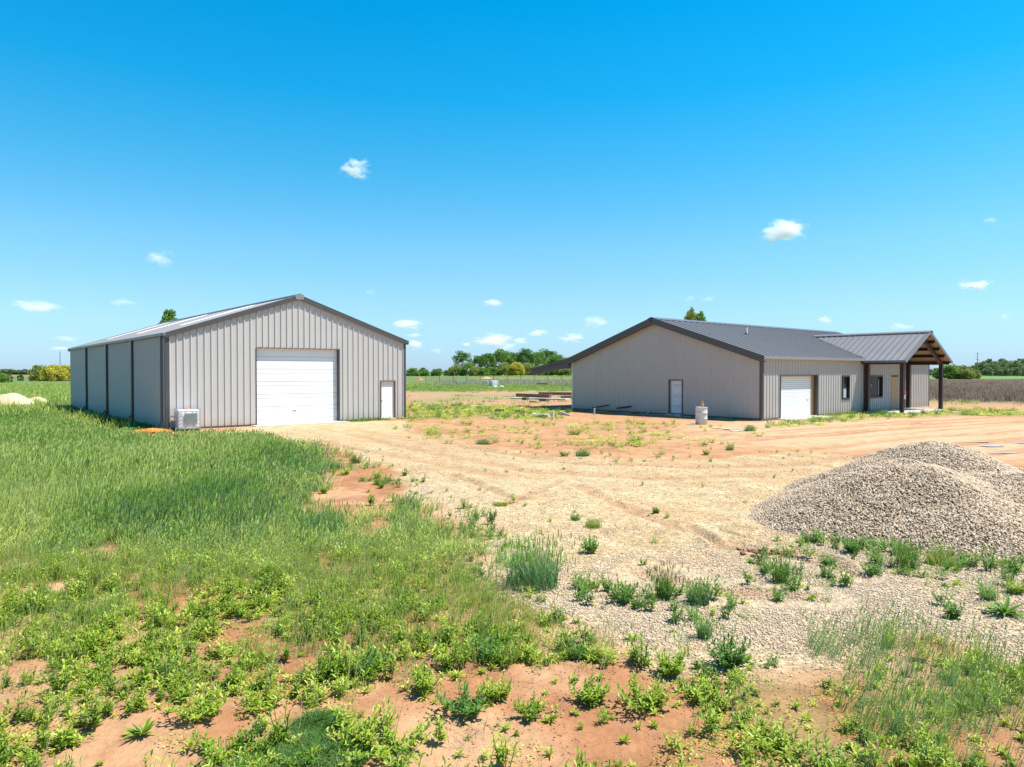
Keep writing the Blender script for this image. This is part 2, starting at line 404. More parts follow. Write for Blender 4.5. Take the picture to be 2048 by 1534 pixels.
# ------------------------------------------------------------------ object helpers
def tag(o, label=None, cat=None, group=None, kind=None):
    if label: o['label'] = label
    if cat: o['category'] = cat
    if group: o['group'] = group
    if kind: o['kind'] = kind
    return o

def empty(name, loc, rz=0.0, label=None, cat=None, group=None, kind=None):
    o = bpy.data.objects.new(name, None); COL.objects.link(o)
    o.location = tuple(loc); o.rotation_euler = (0, 0, rz); o.empty_display_size = .3
    return tag(o, label, cat, group, kind)

def raw_mesh(name, V, Q, mat=None, tint=None, smooth=False):
    """fast mesh from numpy verts and quads (n x 4)"""
    me = bpy.data.meshes.new(name)
    V = np.asarray(V, np.float32); Q = np.asarray(Q, np.int32)
    me.vertices.add(len(V)); me.vertices.foreach_set('co', V.ravel())
    me.loops.add(Q.size); me.loops.foreach_set('vertex_index', Q.ravel())
    me.polygons.add(len(Q)); me.polygons.foreach_set('loop_start', np.arange(0, Q.size, Q.shape[1], dtype=np.int32))
    if smooth: me.polygons.foreach_set('use_smooth', np.ones(len(Q), bool))
    me.update(calc_edges=True)
    if tint is not None:
        a = me.attributes.new('tint', 'FLOAT', 'POINT'); a.data.foreach_set('value', np.asarray(tint, np.float32))
    if mat: me.materials.append(M[mat])
    return me

class MB:
    def __init__(self): self.v = []; self.f = []; self.s = []
    def add(self, vs, fs, sm=False):
        n = len(self.v); self.v += [tuple(map(float, q)) for q in vs]
        self.f += [tuple(n + i for i in q) for q in fs]; self.s += [sm] * len(fs)
    def box(self, x0, x1, y0, y1, z0, z1):
        self.add([(x0, y0, z0), (x1, y0, z0), (x1, y1, z0), (x0, y1, z0), (x0, y0, z1), (x1, y0, z1), (x1, y1, z1), (x0, y1, z1)],
                 [(0, 3, 2, 1), (4, 5, 6, 7), (0, 1, 5, 4), (1, 2, 6, 5), (2, 3, 7, 6), (3, 0, 4, 7)])
        return self
    def bar(self, a, b, w, h=None, up=(0, 0, 1)):
        a, b = np.array(a, float), np.array(b, float); h = h or w
        d = (b - a) / np.linalg.norm(b - a); upv = np.array(up, float)
        s = np.cross(d, upv)
        if np.linalg.norm(s) < 1e-4: s = np.cross(d, np.array([1.0, 0, 0]))
        s /= np.linalg.norm(s); u = np.cross(s, d)
        vs = []
        for q in (a, b):
            for i, j in ((-1, -1), (1, -1), (1, 1), (-1, 1)): vs.append(q + s * i * w / 2 + u * j * h / 2)
        self.add(vs, [(0, 1, 2, 3), (7, 6, 5, 4), (0, 4, 5, 1), (1, 5, 6, 2), (2, 6, 7, 3), (3, 7, 4, 0)])
        return self
    def tube(self, pts, r, n=8, caps=True, hollow=False):
        P = [np.array(q, float) for q in pts]; rs = r if hasattr(r, '__len__') else [r] * len(P)
        vs, fs = [], []
        ref = np.array([0.3, 0.2, 1.0])
        for i, q in enumerate(P):
            d = P[min(i + 1, len(P) - 1)] - P[max(i - 1, 0)]; d = d / (np.linalg.norm(d) + 1e-9)
            s = np.cross(d, ref)
            if np.linalg.norm(s) < .15: s = np.cross(d, np.array([1.0, 0, 0]))
            s /= np.linalg.norm(s); u = np.cross(s, d)
            for k in range(n):
                a = 2 * pi * k / n; vs.append(q + rs[i] * (cos(a) * s + sin(a) * u))
        for i in range(len(P) - 1):
            for k in range(n): fs.append((i * n + k, i * n + (k + 1) % n, (i + 1) * n + (k + 1) % n, (i + 1) * n + k))
        self.add(vs, fs, True)
        if caps:
            self.add(vs[:n], [tuple(range(n - 1, -1, -1))]); self.add(vs[-n:], [tuple(range(n))])
        return self
    def lathe(self, prof, n=24, c=(0, 0)):
        vs, fs = [], []
        for r, z in prof:
            for k in range(n): vs.append((c[0] + r * cos(2 * pi * k / n), c[1] + r * sin(2 * pi * k / n), z))
        for i in range(len(prof) - 1):
            for k in range(n): fs.append((i * n + k, i * n + (k + 1) % n, (i + 1) * n + (k + 1) % n, (i + 1) * n + k))
        self.add(vs, fs, True); return self
    def build(self, name, mat, parent=None, loc=None, label=None, bevel=0):
        me = bpy.data.meshes.new(name); me.from_pydata(self.v, [], self.f)
        me.polygons.foreach_set('use_smooth', self.s); me.materials.append(M[mat]); me.update()
        o = bpy.data.objects.new(name, me); COL.objects.link(o)
        if parent: o.parent = parent
        if loc is not None: o.location = tuple(loc)
        if label: o['label'] = label
        if bevel:
            b = o.modifiers.new('bevel', 'BEVEL'); b.width = bevel; b.segments = 2; b.limit_method = 'ANGLE'
        return o

def ribbed(mb, P0, S, T, N, length, t0, t1, openings=(), pitch=.305, ribh=.030, breaks=(), start=.15, minor=.005, rw=1.0):
    """profiled steel sheet: P0 origin, S along the wall, T up the wall, N outward; t0/t1 = functions of s; ribs run along T"""
    P0, S, T, N = (np.array(q, float) for q in (P0, S, T, N))
    kn = {0.0: 0.0, length: 0.0}
    x = start
    while x < length - .03:
        for dx, h in ((-.045 * rw, 0), (-.018 * rw, ribh), (.018 * rw, ribh), (.045 * rw, 0)):
            if 0 < x + dx < length: kn[round(x + dx, 5)] = h
        for q in (1 / 3, 2 / 3):
            xm = x + pitch * q
            for dx, h in ((-.02, 0), (0, minor), (.02, 0)):
                if 0 < xm + dx < length: kn[round(xm + dx, 5)] = h
        x += pitch
    ks = sorted(kn); hs = [kn[k] for k in ks]
    extra = sorted(set(list(breaks) + [o[0] for o in openings] + [o[1] for o in openings]))
    for e in extra:
        if 0 < e < length and round(e, 5) not in kn:
            kn[round(e, 5)] = float(np.interp(e, ks, hs))
    ks = sorted(kn)
    for a, b in zip(ks[:-1], ks[1:]):
        mid = (a + b) / 2
        iv = [(t0(a), t1(a), t0(b), t1(b))]
        cuts = sorted([(o[2], o[3]) for o in openings if o[0] <= mid <= o[1]])
        segs = []; lo_a, lo_b = t0(a), t0(b)
        for c0, c1 in cuts:
            if c0 > lo_a + 1e-4: segs.append((lo_a, c0, lo_b, c0))
            lo_a = lo_b = c1
        segs.append((lo_a, t1(a), lo_b, t1(b)))
        for a0, a1, b0, b1 in segs:
            if a1 - a0 < 1e-4 and b1 - b0 < 1e-4: continue
            pa, pb = P0 + S * a + N * kn[a], P0 + S * b + N * kn[b]
            mb.add([pa + T * a0, pb + T * b0, pb + T * b1, pa + T * a1], [(0, 1, 2, 3)])
    return mb

# ------------------------------------------------------------------ ground sheet
def build_ground():
    rr = np.concatenate([np.array([0.4, 1.2, 2.2, 3.2]), np.geomspace(3.9, 60, 600), np.geomspace(61, 25000, 240)])
    th = np.concatenate([np.linspace(-pi, -0.80, 70)[:-1], np.linspace(-0.80, 0.80, 760), np.linspace(0.80, pi, 70)[1:-1]])
    nr, na = len(rr), len(th)
    R, T = np.meshgrid(rr, th, indexing='ij')
    X, Y = R * np.sin(T), R * np.cos(T)
    Z = gz(X, Y)
    rh, rm = rut_mask(X, Y)
    Z = Z + rh * (R < 80)
    V = np.stack([X, Y, Z], -1).reshape(-1, 3)
    i, j = np.meshgrid(np.arange(nr - 1), np.arange(na), indexing='ij')
    j2 = (j + 1) % na
    Q = np.stack([i * na + j, i * na + j2, (i + 1) * na + j2, (i + 1) * na + j], -1).reshape(-1, 4)
    V = np.vstack([V, [[0, 0, float(Z[0].mean())]]])
    # colours
    def C(*c): return np.array(c)[None, None, :]
    def mix(a, b, w): return a * (1 - w[..., None]) + b * w[..., None]
    n1 = fbm(X, Y, .6, 5, 1); n2 = fbm(X, Y, 2.2, 5, 2); n3 = fbm(X, Y, .12, 4, 3)
    soil = mix(C(.44, .205, .095), C(.62, .37, .20), sstep(.35, .68, n2 * .5 + n1 * .5))
    soil = mix(soil, C(.34, .165, .095), sstep(.58, .75, fbm(X, Y, 1.1, 5, 9)) * .5)
    soil = mix(soil, C(.55, .31, .155), sstep(15, 30, R) * .7)
    white = Z_WHITE.m(X, Y, 1.2, 1.0, 5)
    grav_c = mix(C(.57, .405, .215), C(.63, .475, .275), sstep(.35, .65, n2))
    grav_c = mix(grav_c, C(.56, .43, .275), white)
    grav_c = mix(grav_c, C(.60, .39, .21), sstep(.56, .66, n1) * .55 * (1 - white * .4))
    gm = Z_GRAVEL.m(X, Y, .35, .5, 2)
    col = mix(soil, grav_c, gm)
    sand = Z_SAND.m(X, Y, 3, 2, 3) * (1 - gm)
    col = mix(col, C(.68, .46, .27), sand * .75)
    col = mix(col, C(.42, .22, .11), rm * .55 * (R < 80))
    # streaks left by tyres and the blade of a grader, running with the drive
    d1 = (ground_at(2048, 840) - ground_at(1450, 882))[:2]; d1 = d1 / np.linalg.norm(d1)
    xs_, ys_ = X * d1[0] + Y * d1[1], -X * d1[1] + Y * d1[0]
    st = sstep(.52, .66, fbm(xs_ * .14 + .6 * fbm(X, Y, .15, 2, 55), ys_ * 2.4, 1, 4, 56)) * (R > 16) * (R < 90)
    d2 = (ground_at(1050, 940) - ground_at(700, 868))[:2]; d2 = d2 / np.linalg.norm(d2)
    xt, yt = X * d2[0] + Y * d2[1], -X * d2[1] + Y * d2[0]
    st2 = sstep(.53, .68, fbm(xt * .12 + .8 * fbm(X, Y, .12, 2, 57), yt * 1.9, 1, 4, 58)) * (R > 10) * (R < 34)
    col = mix(col, C(.40, .19, .095), np.clip(sand, 0, 1) * st * .5)
    col = mix(col, C(.52, .33, .17), gm * st2 * .55 * (1 - white * .5))
    col = mix(col, C(.36, .165, .085), (1 - gm) * (1 - sand) * sstep(.58, .70, fbm(X, Y, .7, 5, 59)) * (R > 14) * (R < 60) * .5)
    # shade between tall blades painted into the soil; thatch and moss under low plants
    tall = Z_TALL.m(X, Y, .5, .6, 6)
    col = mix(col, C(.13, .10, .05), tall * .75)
    low = Z_LOWER.m(X, Y, .3, .4, 7)
    low = low * (1 - np.max([z.m(X, Y, .15, .2, 8) for z in Z_BARE], 0))
    col = mix(col, C(.26, .24, .09), low * sstep(.42, .62, fbm(X, Y, 1.6, 5, 12)) * .45)
    # beyond the yard
    b_l = sstep(60, 64, Y + 2.0 * (n3 - .5) * 10)
    far_c = mix(C(.50, .30, .17), C(.36, .30, .13), sstep(.40, .62, fbm(X, Y, .10, 4, 21)))
    col = mix(col, far_c, sstep(52, 60, Y) * ((X > -14) & (X < 60)))
    green = mix(C(.14, .20, .05), C(.24, .28, .08), sstep(.3, .7, fbm(X, Y, .05, 5, 22)))
    col = mix(col, green, sstep(94, 102, Y + (n3 - .5) * 20))
    col = mix(col, mix(C(.20, .26, .09), C(.13, .19, .06), sstep(.3, .7, n1)), sstep(-14, -19, X) * sstep(34, 38, Y))
    col = mix(col, C(.40, .19, .11), sstep(330, 350, Y) * sstep(-100, -130, X) * sstep(900, 700, Y) * .8)
    brown = Z_BROWN.m(X, Y, 4, 2, 11)
    col = mix(col, mix(C(.19, .125, .09), C(.26, .18, .11), sstep(.3, .7, fbm(X, Y, .2, 4, 4))), brown)
    col = mix(col, mix(C(.13, .24, .06), C(.20, .30, .09), sstep(.35, .65, fbm(X, Y, .012, 4, 23))), sstep(262, 268, Y) * (X > 60))
    mid = np.max([Z_MIDWEED.m(X, Y, 1, 1, 13), Z_PATCHY.m(X, Y, 2, 2, 13) * .10, Z_PORCHGRASS.m(X, Y, .6, .6, 13) * .8], 0)
    col = mix(col, C(.22, .26, .07), mid * sstep(.40, .60, fbm(X, Y, .9, 4, 14)) * .8)
    fade = sstep(300, 1500, R)
    col = mix(col, C(.15, .20, .10), fade)
    g = gm * (1 - rm * .6) * (1 - sstep(18, 45, R) * .6)
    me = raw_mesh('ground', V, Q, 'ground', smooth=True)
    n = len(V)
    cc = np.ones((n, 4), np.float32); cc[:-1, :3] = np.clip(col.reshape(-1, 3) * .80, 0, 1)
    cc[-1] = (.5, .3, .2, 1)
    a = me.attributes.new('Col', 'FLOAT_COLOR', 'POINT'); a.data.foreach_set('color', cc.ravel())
    ga = np.zeros(n, np.float32); ga[:-1] = g.ravel()
    a = me.attributes.new('gravel', 'FLOAT', 'POINT'); a.data.foreach_set('value', ga)
    o = bpy.data.objects.new('ground', me); COL.objects.link(o)
    tag(o, 'flat red soil with a pale gravel drive and weedy edges', None, None, 'structure')
    return o
build_ground()

# puddles
def puddle(px, py, w, d, seed, label):
    g = ground_at(px, py); rnd = random.Random(seed); n = 26
    mb = MB(); ph = [rnd.random() * 6 for _ in range(3)]
    vs = []
    for k in range(n):
        a = 2 * pi * k / n; r = 1 + .22 * sin(2 * a + ph[0]) + .15 * sin(3 * a + ph[1]) + .1 * sin(5 * a + ph[2])
        vs.append((w * r * cos(a), d * r * sin(a), 0))
    mb.add(vs, [tuple(range(n))])
    o = mb.build('puddle', 'water', None, (g[0], g[1], gz1(g[0], g[1]) + .03))
    tag(o, label, None, None, 'structure')
puddle(1950, 884, .55, .2, 1, 'long shallow puddle in the red dirt behind the gravel heap')
puddle(1984, 893, .5, .25, 2, 'small puddle just in front of the long one')
puddle(2010, 907, .4, .15, 3, 'narrow puddle nearest the gravel heap')
puddle(2046, 886, .35, .2, 4, 'puddle at the far right by the tyre ruts')

# ------------------------------------------------------------------ the shed
def metal_shed():
    r = empty('metal_shed', SHED_O, FR, 'long light grey steel shed with white roll-up door and charcoal trim', 'shed')
    slope = (SR - SH) / (SW / 2)
    X, Y, Zv = (1, 0, 0), (0, 1, 0), (0, 0, 1)
    top = lambda s: SH + slope * min(s, SW - s)
    z0 = lambda s: 0.02
    D0, D1, DZ = 4.08, 8.43, 3.80            # big door opening
    E0, E1, EZ = 10.93, 11.84, 2.11          # small door opening
    mb = ribbed(MB(), (0, 0, 0), X, Zv, (0, -1, 0), SW, z0, top, [(D0, D1, 0.02, DZ), (E0, E1, 0.02, EZ)], breaks=[SW / 2], ribh=.045)
    mb.build('front_wall', 'shed_wall', r)
    ribbed(MB(), (0, 0, 0), Y, Zv, (-1, 0, 0), SL, z0, lambda s: SH, ribh=.05, minor=.012).build('side_wall', 'shed_wall', r)
    ribbed(MB(), (SW, 0, 0), Y, Zv, (1, 0, 0), SL, z0, lambda s: SH).build('side_wall', 'shed_wall', r)
    ribbed(MB(), (0, SL, 0), X, Zv, (0, 1, 0), SW, z0, top, breaks=[SW / 2]).build('back_wall', 'shed_wall', r)
    MB().box(0.03, SW - .03, .03, SL - .03, -.25, .05).build('floor_slab', 'conc', r)
    # roof: two slopes
    ln = math.hypot(SW / 2, SR - SH); ca, sa = (SW / 2) / ln, (SR - SH) / ln
    ov, off, e = .10, .10, .12
    for side in (0, 1):
        T = (ca, 0, sa) if side == 0 else (-ca, 0, sa)
        N = (-sa, 0, ca) if side == 0 else (sa, 0, ca)
        ox = 0 if side == 0 else SW
        P0 = (ox + N[0] * off, -ov, SH + N[2] * off)
        roof = ribbed(MB(), P0, Y, T, N, SL + 2 * ov, lambda s: -e, lambda s: ln - .02).build('roof', 'galv', r)
        if side == 0:
            for k, (v, a, b) in enumerate(((4.9, 2.2, 6.2), (13.6, 1.9, 6.2), (23.2, 1.9, 6.2))):
                P1 = (ox + N[0] * (off + .012), v, SH + N[2] * (off + .012))
                ribbed(MB(), P1, Y, T, N, .92, lambda s: a, lambda s: b, start=.155 + 0.0).build('white_strip', 'white_strip', roof)  # narrow white strip running up the left slope
        # gable trim, front and back, as a folded L: fascia and top flange
        for yy, nm in ((-ov, 'rake_trim'), (SL + ov, 'rake_trim')):
            s = -1 if yy < 0 else 1
            mb = MB()
            a = np.array([ox, yy + s * .02, SH]) + np.array(N) * off - np.array(T) * (e + .03); b = a + np.array(T) * (ln + e + .03)
            mb.bar(a - np.array([0, 0, .075]), b - np.array([0, 0, .075]), .045, .21)
            mb.build(nm, 'charcoal', r)
            mb = MB(); a2 = a + np.array(N) * .045 - np.array([0, s * .10, 0]); b2 = b + np.array(N) * .045 - np.array([0, s * .10, 0])
            mb.bar(a2, b2, .26, .012, up=N); mb.build('roof_flange', 'galv', r)
    # ridge cap with boxed end
    mb = MB()
    zr = SR + off / ca
    prof = [(-.24, zr - .04), (-.22, zr + .03), (0, zr + .115), (.22, zr + .03), (.24, zr - .04)]
    cx = SW / 2; n = len(prof)
    vs = [(cx + a, y, z) for y in (-ov - .05, SL + ov + .05) for a, z in prof]
    mb.add(vs, [(i, i + 1, n + i + 1, n + i) for i in range(n - 1)]); mb.build('ridge_cap', 'galv', r)
    mb = MB(); y = -ov - .065
    pr = [(-.20, zr - .19), (-.25, zr + .02), (0, zr + .125), (.25, zr + .02), (.20, zr - .19)]
    mb.add([(cx + a, yy, z) for yy in (y, y + .05) for a, z in pr], [tuple(range(5)), tuple(range(9, 4, -1))] + [(i, (i + 1) % 5, 5 + (i + 1) % 5, 5 + i) for i in range(5)])
    mb.build('ridge_end_cap', 'galv', r)
    # eave gutter (left and right)
    for xx, s in ((-.10, -1), (SW + .10, 1)):
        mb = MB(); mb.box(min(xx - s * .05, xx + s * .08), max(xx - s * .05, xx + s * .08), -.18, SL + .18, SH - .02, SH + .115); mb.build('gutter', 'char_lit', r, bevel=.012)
    # dark upright strips and lighter downspouts along the shaded wall
    for v in (6.55, 13.35, 20.45):
        MB().box(-.16, 0.0, v - .24, v + .02, .02, SH - .03).build('dark_strip', 'charcoal', r)
        mb = MB(); mb.box(-.15, -.035, v + .06, v + .17, .32, SH - .02)
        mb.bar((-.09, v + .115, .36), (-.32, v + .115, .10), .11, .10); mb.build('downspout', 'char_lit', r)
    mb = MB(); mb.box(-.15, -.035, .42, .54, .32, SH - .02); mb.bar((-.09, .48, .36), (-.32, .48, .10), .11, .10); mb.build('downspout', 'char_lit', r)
    # corner trims
    MB().box(-.045, .0, -.045, .13, .0, SH - .02).box(0.0, .13, -.042, .0, .0, SH + .02).build('corner_trim', 'charcoal', r)
    MB().box(SW - .11, SW + .045, -.045, 0, .0, SH + .01).box(SW, SW + .045, 0, .12, 0, SH - .02).build('corner_trim', 'charcoal', r)
    MB().box(-.045, .12, SL, SL + .045, .0, SH).box(-.045, 0, SL - .2, SL, 0, SH - .02).build('corner_trim', 'charcoal', r)
    for x0, x1 in ((.13, D0 - .02), (D1 + .02, E0 - .05), (E1 + .05, SW - .11)): MB().box(x0, x1, -.062, -.047, 0, .06).build('base_trim', 'charcoal', r)
    # big door: reveal, header, sections
    mb = MB(); mb.box(D1 - .005, D1 + .06, -.04, .22, 0, DZ + .05); mb.build('door_jamb', 'charcoal', r)
    mb = MB(); mb.box(D0 - .02, D0 + .005, -.04, .22, 0, DZ + .03); mb.build('door_jamb', 'charcoal', r)
    mb = MB(); mb.box(D0 + .005, D1 - .005, -.04, .22, DZ, DZ + .03); mb.build('door_header', 'charcoal', r)
    mb = MB()
    secs = 6; hh = (DZ - .04) / secs
    for k in range(secs):
        zb = .05 + k * hh
        for a, b in ((.006, hh * .33 - .009), (hh * .33 + .009, hh - .008)):
            mb.box(D0 + .01, D1 - .01, .185, .235, zb + a, zb + b)
    d = mb.build('garage_door', 'white', r, label='wide white sectional roll-up door of the shed')
    MB().box(D0 + .012, D1 - .012, .205, .225, .05, DZ).build('seal', 'cage', d)
    MB().box(D0 + 1.9, D0 + 2.1, .17, .184, .62, .66).build('handle', 'cage', d)
    # small door
    mb = MB(); mb.box(E0 - .02, E0 + .03, -.045, .12, .03, EZ + .04).box(E1 - .03, E1 + .02, -.045, .12, .03, EZ + .04).box(E0 + .03, E1 - .03, -.045, .12, EZ - .03, EZ + .04)
    mb.build('door_frame', 'oldwood', r)
    MB().box(E0 - .02, E1 + .02, -.10, .1, -.02, .045).build('door_sill', 'palewood', r)
    d = MB().box(E0 + .032, E1 - .032, .06, .10, .05, EZ - .032).build('entry_door', 'white', r, label='narrow white flush door by the right corner of the shed')
    mb = MB(); mb.lathe([(0, 0), (.03, .005), (.032, .03), (.015, .045), (.015, .07)], 12)
    h = mb.build('handle', 'cage', d); h.rotation_euler = (pi / 2, 0, 0); h.location = (E0 + .11, .06, 1.02)
    MB().box(D0 - .3, D1 + .3, -.75, .05, -.12, .012).build('door_apron', 'conc', r)
    return r
metal_shed()

# ------------------------------------------------------------------ the house
def metal_house():
    r = empty('metal_house', HOUSE_O, FR, 'unfinished warm grey steel house with charcoal roof, garage door and gabled porch', 'house')
    X, Y, Zv = (1, 0, 0), (0, 1, 0), (0, 0, 1)
    slope = (HR - HH) / (HW / 2)
    top = lambda s: HH + slope * min(s, HW - s)
    z0 = lambda s: 0.06
    G0, G1, GZ = 1.84, 6.04, 2.42
    W10, W11, W1a, W1b = 9.2, 10.15, .92, 2.37
    W20, W21, W2a, W2b = 12.62, 15.0, .90, 2.36
    P0_, P1_, PZ = 16.5, 17.5, 2.36
    ribbed(MB(), (0, 0, 0), X, Zv, (0, -1, 0), HL, z0, lambda s: HH, [(G0, G1, .06, GZ), (W10, W11, W1a, W1b), (W20, W21, W2a, W2b), (P0_, P1_, .06, PZ)], ribh=.036).build('front_wall', 'house_wall', r)
    D0, D1, DZ = 5.2, 6.14, 2.13
    ribbed(MB(), (0, 0, 0), Y, Zv, (-1, 0, 0), HW, z0, top, [(D0, D1, .1, DZ)], breaks=[HW / 2], ribh=.022).build('gable_wall', 'house_wall', r)
    ribbed(MB(), (HL, 0, 0), Y, Zv, (1, 0, 0), HW, z0, top, breaks=[HW / 2]).build('gable_wall', 'house_wall', r)
    ribbed(MB(), (0, HW, 0), X, Zv, (0, 1, 0), HL, z0, lambda s: HH).build('back_wall', 'house_wall', r)
    MB().box(-.02, HL + .02, -.02, HW + .02, -.25, .055).build('foundation', 'conc', r)
    MB().box(-.05, -.024, .05, HW - .05, .02, .10).build('base_trim', 'charcoal', r)
    for x0, x1 in ((.05, G0 - .05), (G1 + .05, 12.0)): MB().box(x0, x1, -.065, -.050, .02, .09).build('base_trim', 'charcoal', r)
    ln = math.hypot(HW / 2, HR - HH); ca, sa = (HW / 2) / ln, (HR - HH) / ln
    ov, off, e = .38, .14, .24
    for side in (0, 1):
        T = (0, ca, sa) if side == 0 else (0, -ca, sa)
        N = (0, -sa, ca) if side == 0 else (0, sa, ca)
        oy = 0 if side == 0 else HW
        P0 = (-ov, oy + N[1] * off, HH + N[2] * off)
        rf = ribbed(MB(), P0, X, T, N, HL + 2 * ov, lambda s: -e, lambda s: ln - .01, pitch=.62, ribh=.05, minor=.0, rw=1.5).build('roof', 'house_roof', r)
        for xx, s in ((-ov, -1), (HL + ov, 1)):
            a = np.array([xx - s * .02, oy, HH]) + np.array(N) * off - np.array(T) * (e + .02); b = a + np.array(T) * (ln + e + .03)
            dz = np.array([0, 0, .16])
            MB().bar(a - dz, b - dz, .05, .32).build('fascia', 'charcoal', r)
            mb = MB(); o1 = np.array([s * .03, 0, 0]); mb.bar(a + o1 - np.array([0, 0, .02]), b + o1 - np.array([0, 0, .02]), .03, .17); mb.build('rake_trim', 'charcoal', r)
            o2 = np.array([-s * .18, 0, 0]); dz2 = np.array([0, 0, .27])
            MB().bar(a + o2 - dz2, b + o2 - dz2, .30, .02, up=N).build('soffit', 'charcoal', r)
        if side == 0:
            xx = -ov
    # a thin strip of bare wood shows under the left rake
    T = np.array((0, -ca, sa)); a = np.array([-.05, HW, HH - .10]) ; b = a + T * (ln - .05)
    MB().bar(a, b, .03, .05).build('bare_wood_strip', 'wood', r)
    mb = MB(); zr = HR + off / ca; prof = [(-.30, zr - .06), (-.28, zr - .01), (0, zr + .085), (.28, zr - .01), (.30, zr - .06)]
    n = 5; vs = [(x, HW / 2 + a, z) for x in (-ov - .05, HL + ov + .05) for a, z in prof]
    mb.add(vs, [(i, i + 1, n + i + 1, n + i) for i in range(4)]); mb.build('ridge_cap', 'house_roof', r)
    # eave trim
    ze = HH + off - e * sa
    MB().box(-ov, 11.55, -e * ca - .09, -e * ca - .045, ze - .13, ze + .03).build('eave_trim', 'galv', r)
    MB().box(19.3, HL + ov, -e * ca - .09, -e * ca - .045, ze - .13, ze + .03).build('eave_trim', 'galv', r)
    MB().box(-ov, HL + ov, -e * ca - .04, .0, HH - .06, HH - .04).build('eave_soffit', 'house_wall', r)
    MB().box(-.05, 0, -.05, .14, .05, HH - .07).box(0, .12, -.046, 0, .05, HH - .07).build('corner_trim', 'charcoal', r)
    MB().box(HL - .02, HL + .05, -.05, .0, .05, HH - .07).box(HL, HL + .05, 0, .12, .05, HH - .07).build('corner_trim', 'charcoal', r)
    MB().box(-.04, 0.0, HW - .06, HW + .04, .05, HH - .07).build('corner_trim', 'pvc', r, label='thin pale corner trim at the back left')
    # garage door
    MB().box(G1 - .02, G1 + .05, -.05, .30, .02, GZ + .05).build('door_jamb', 'charcoal', r)
    MB().box(G0 - .05, G0 + .02, -.05, .30, .02, GZ + .05).build('door_jamb', 'charcoal', r)
    MB().box(G1 - .30, G1 - .022, .20, .29, .06, GZ - .02).build('door_post', 'wood', r, label='bare pine door post right of the garage door')
    MB().box(G0 + .02, G1 - .3, .20, .29, GZ - .07, GZ).build('door_header', 'wood', r)
    MB().box(G0 + .02, G1 - .02, -.05, .2, GZ, GZ + .04).build('header_trim', 'charcoal', r)
    mb = MB(); secs = 5; hh = (GZ - .12) / secs
    for k in range(secs):
        zb = .06 + k * hh
        for q in range(4):
            mb.box(G0 + .03, G1 - .31, .235 + (.004 if q % 2 else 0), .28, zb + .004 + q * hh / 4, zb + (q + 1) * hh / 4 - .005)
    d = mb.build('garage_door', 'white', r, label='white ribbed garage door of the house')
    MB().box(G1 - .75, G1 - .60, .22, .234, .95, 1.0).build('handle', 'cage', d)
    MB().box(G0 - .4, G1 + .3, -.9, .05, -.10, .03).build('door_apron', 'conc', r)
    # wrapped door in the shaded gable
    mb = MB(); mb.box(-.04, .10, D0 - .04, D0 + .02, .06, DZ + .03).box(-.04, .10, D1 - .02, D1 + .04, .06, DZ + .03).box(-.04, .10, D0 + .02, D1 - .02, DZ - .02, DZ + .03)
    mb.build('door_frame', 'charcoal', r)
    MB().box(.06, .10, D0 + .02, D1 - .02, .12, DZ - .02).build('door_panel_edge', 'palewood', r)
    d = MB().box(.03, .058, D0 + .06, D1 - .17, .16, DZ - .06).build('wrapped_door', 'wrap', r, label='door still wrapped in pale printed film')
    for k, zt in enumerate((1.82, 1.16, .52)):
        cu = bpy.data.curves.new('print', 'FONT'); cu.body = 'Textured'; cu.size = .155; cu.extrude = .001; cu.align_x = 'CENTER'
        cu.materials.append(M['print'])
        tmp = bpy.data.objects.new('tmp', cu); COL.objects.link(tmp); bpy.context.view_layer.update()
        me = bpy.data.meshes.new_from_object(tmp.evaluated_get(bpy.context.evaluated_depsgraph_get()))
        bpy.data.objects.remove(tmp); me.name = 'printed_word'
        o = bpy.data.objects.new('printed_word', me); COL.objects.link(o); o.parent = d
        o.rotation_euler = (pi / 2, 0, -pi / 2); o.location = (.027, D0 + .38, zt)
        mb = MB()
        rnd = random.Random(k)
        y = D0 + .12
        while y < D0 + .62:
            w = rnd.uniform(.03, .07); mb.box(.026, .03, y, y + w, zt - .10, zt - .082); y += w + .02
        mb.build('printed_line', 'print', d)
    MB().box(-.28, .0, D0 - .05, D1 + .05, -.05, .09).build('door_sill', 'conc', r)
    # windows
    def window(x0, x1, za, zb, split):
        mb = MB(); w = .07
        mb.box(x0 - .03, x0 + w, -.06, .16, za - .03, zb + .03).box(x1 - w, x1 + .03, -.06, .16, za - .03, zb + .03)
        mb.box(x0 + w, x1 - w, -.06, .16, zb - w, zb + .03).box(x0 + w, x1 - w, -.06, .16, za - .03, za + w)
        o = mb.build('window', 'blackframe', r)
        MB().box(x0 + w, x1 - w, .10, .115, za + w, zb - w).build('pane', 'glass', o)
        if split == 'h':
            zm = (za + zb) / 2
            MB().box(x0 + w, x1 - w, .05, .13, zm - .03, zm + .03).build('meeting_rail', 'blackframe', o)
            mb = MB()
            for k in range(6): mb.box(x0 + w + .01, x1 - w - .12, .075, .085, za + .1 + k * .1, za + .17 + k * .1)
            mb.build('pane_glare', 'pane_glare', o)  # pale slats stand in for the bright reflection in the lower sash
        else:
            xm = x0 + (x1 - x0) * .28
            MB().box(xm - .03, xm + .03, .05, .13, za + w, zb - w).build('mullion', 'blackframe', o)
            MB().box(xm + .25, xm + .33, .088, .092, zb - .72, zb - .58).build('sticker', 'palewood', o)
            MB().box(xm + .5, xm + .54, .088, .092, zb - .75, zb - .70).build('sticker', 'palewood', o)
            MB().box(x1 - .34, x1 - .29, .088, .096, za + .15, zb - .25).build('curtain', 'pane_glare', o)
        return o
    window(W10, W11, W1a, W1b, 'h')
    window(W20, W21, W2a, W2b, 'v')
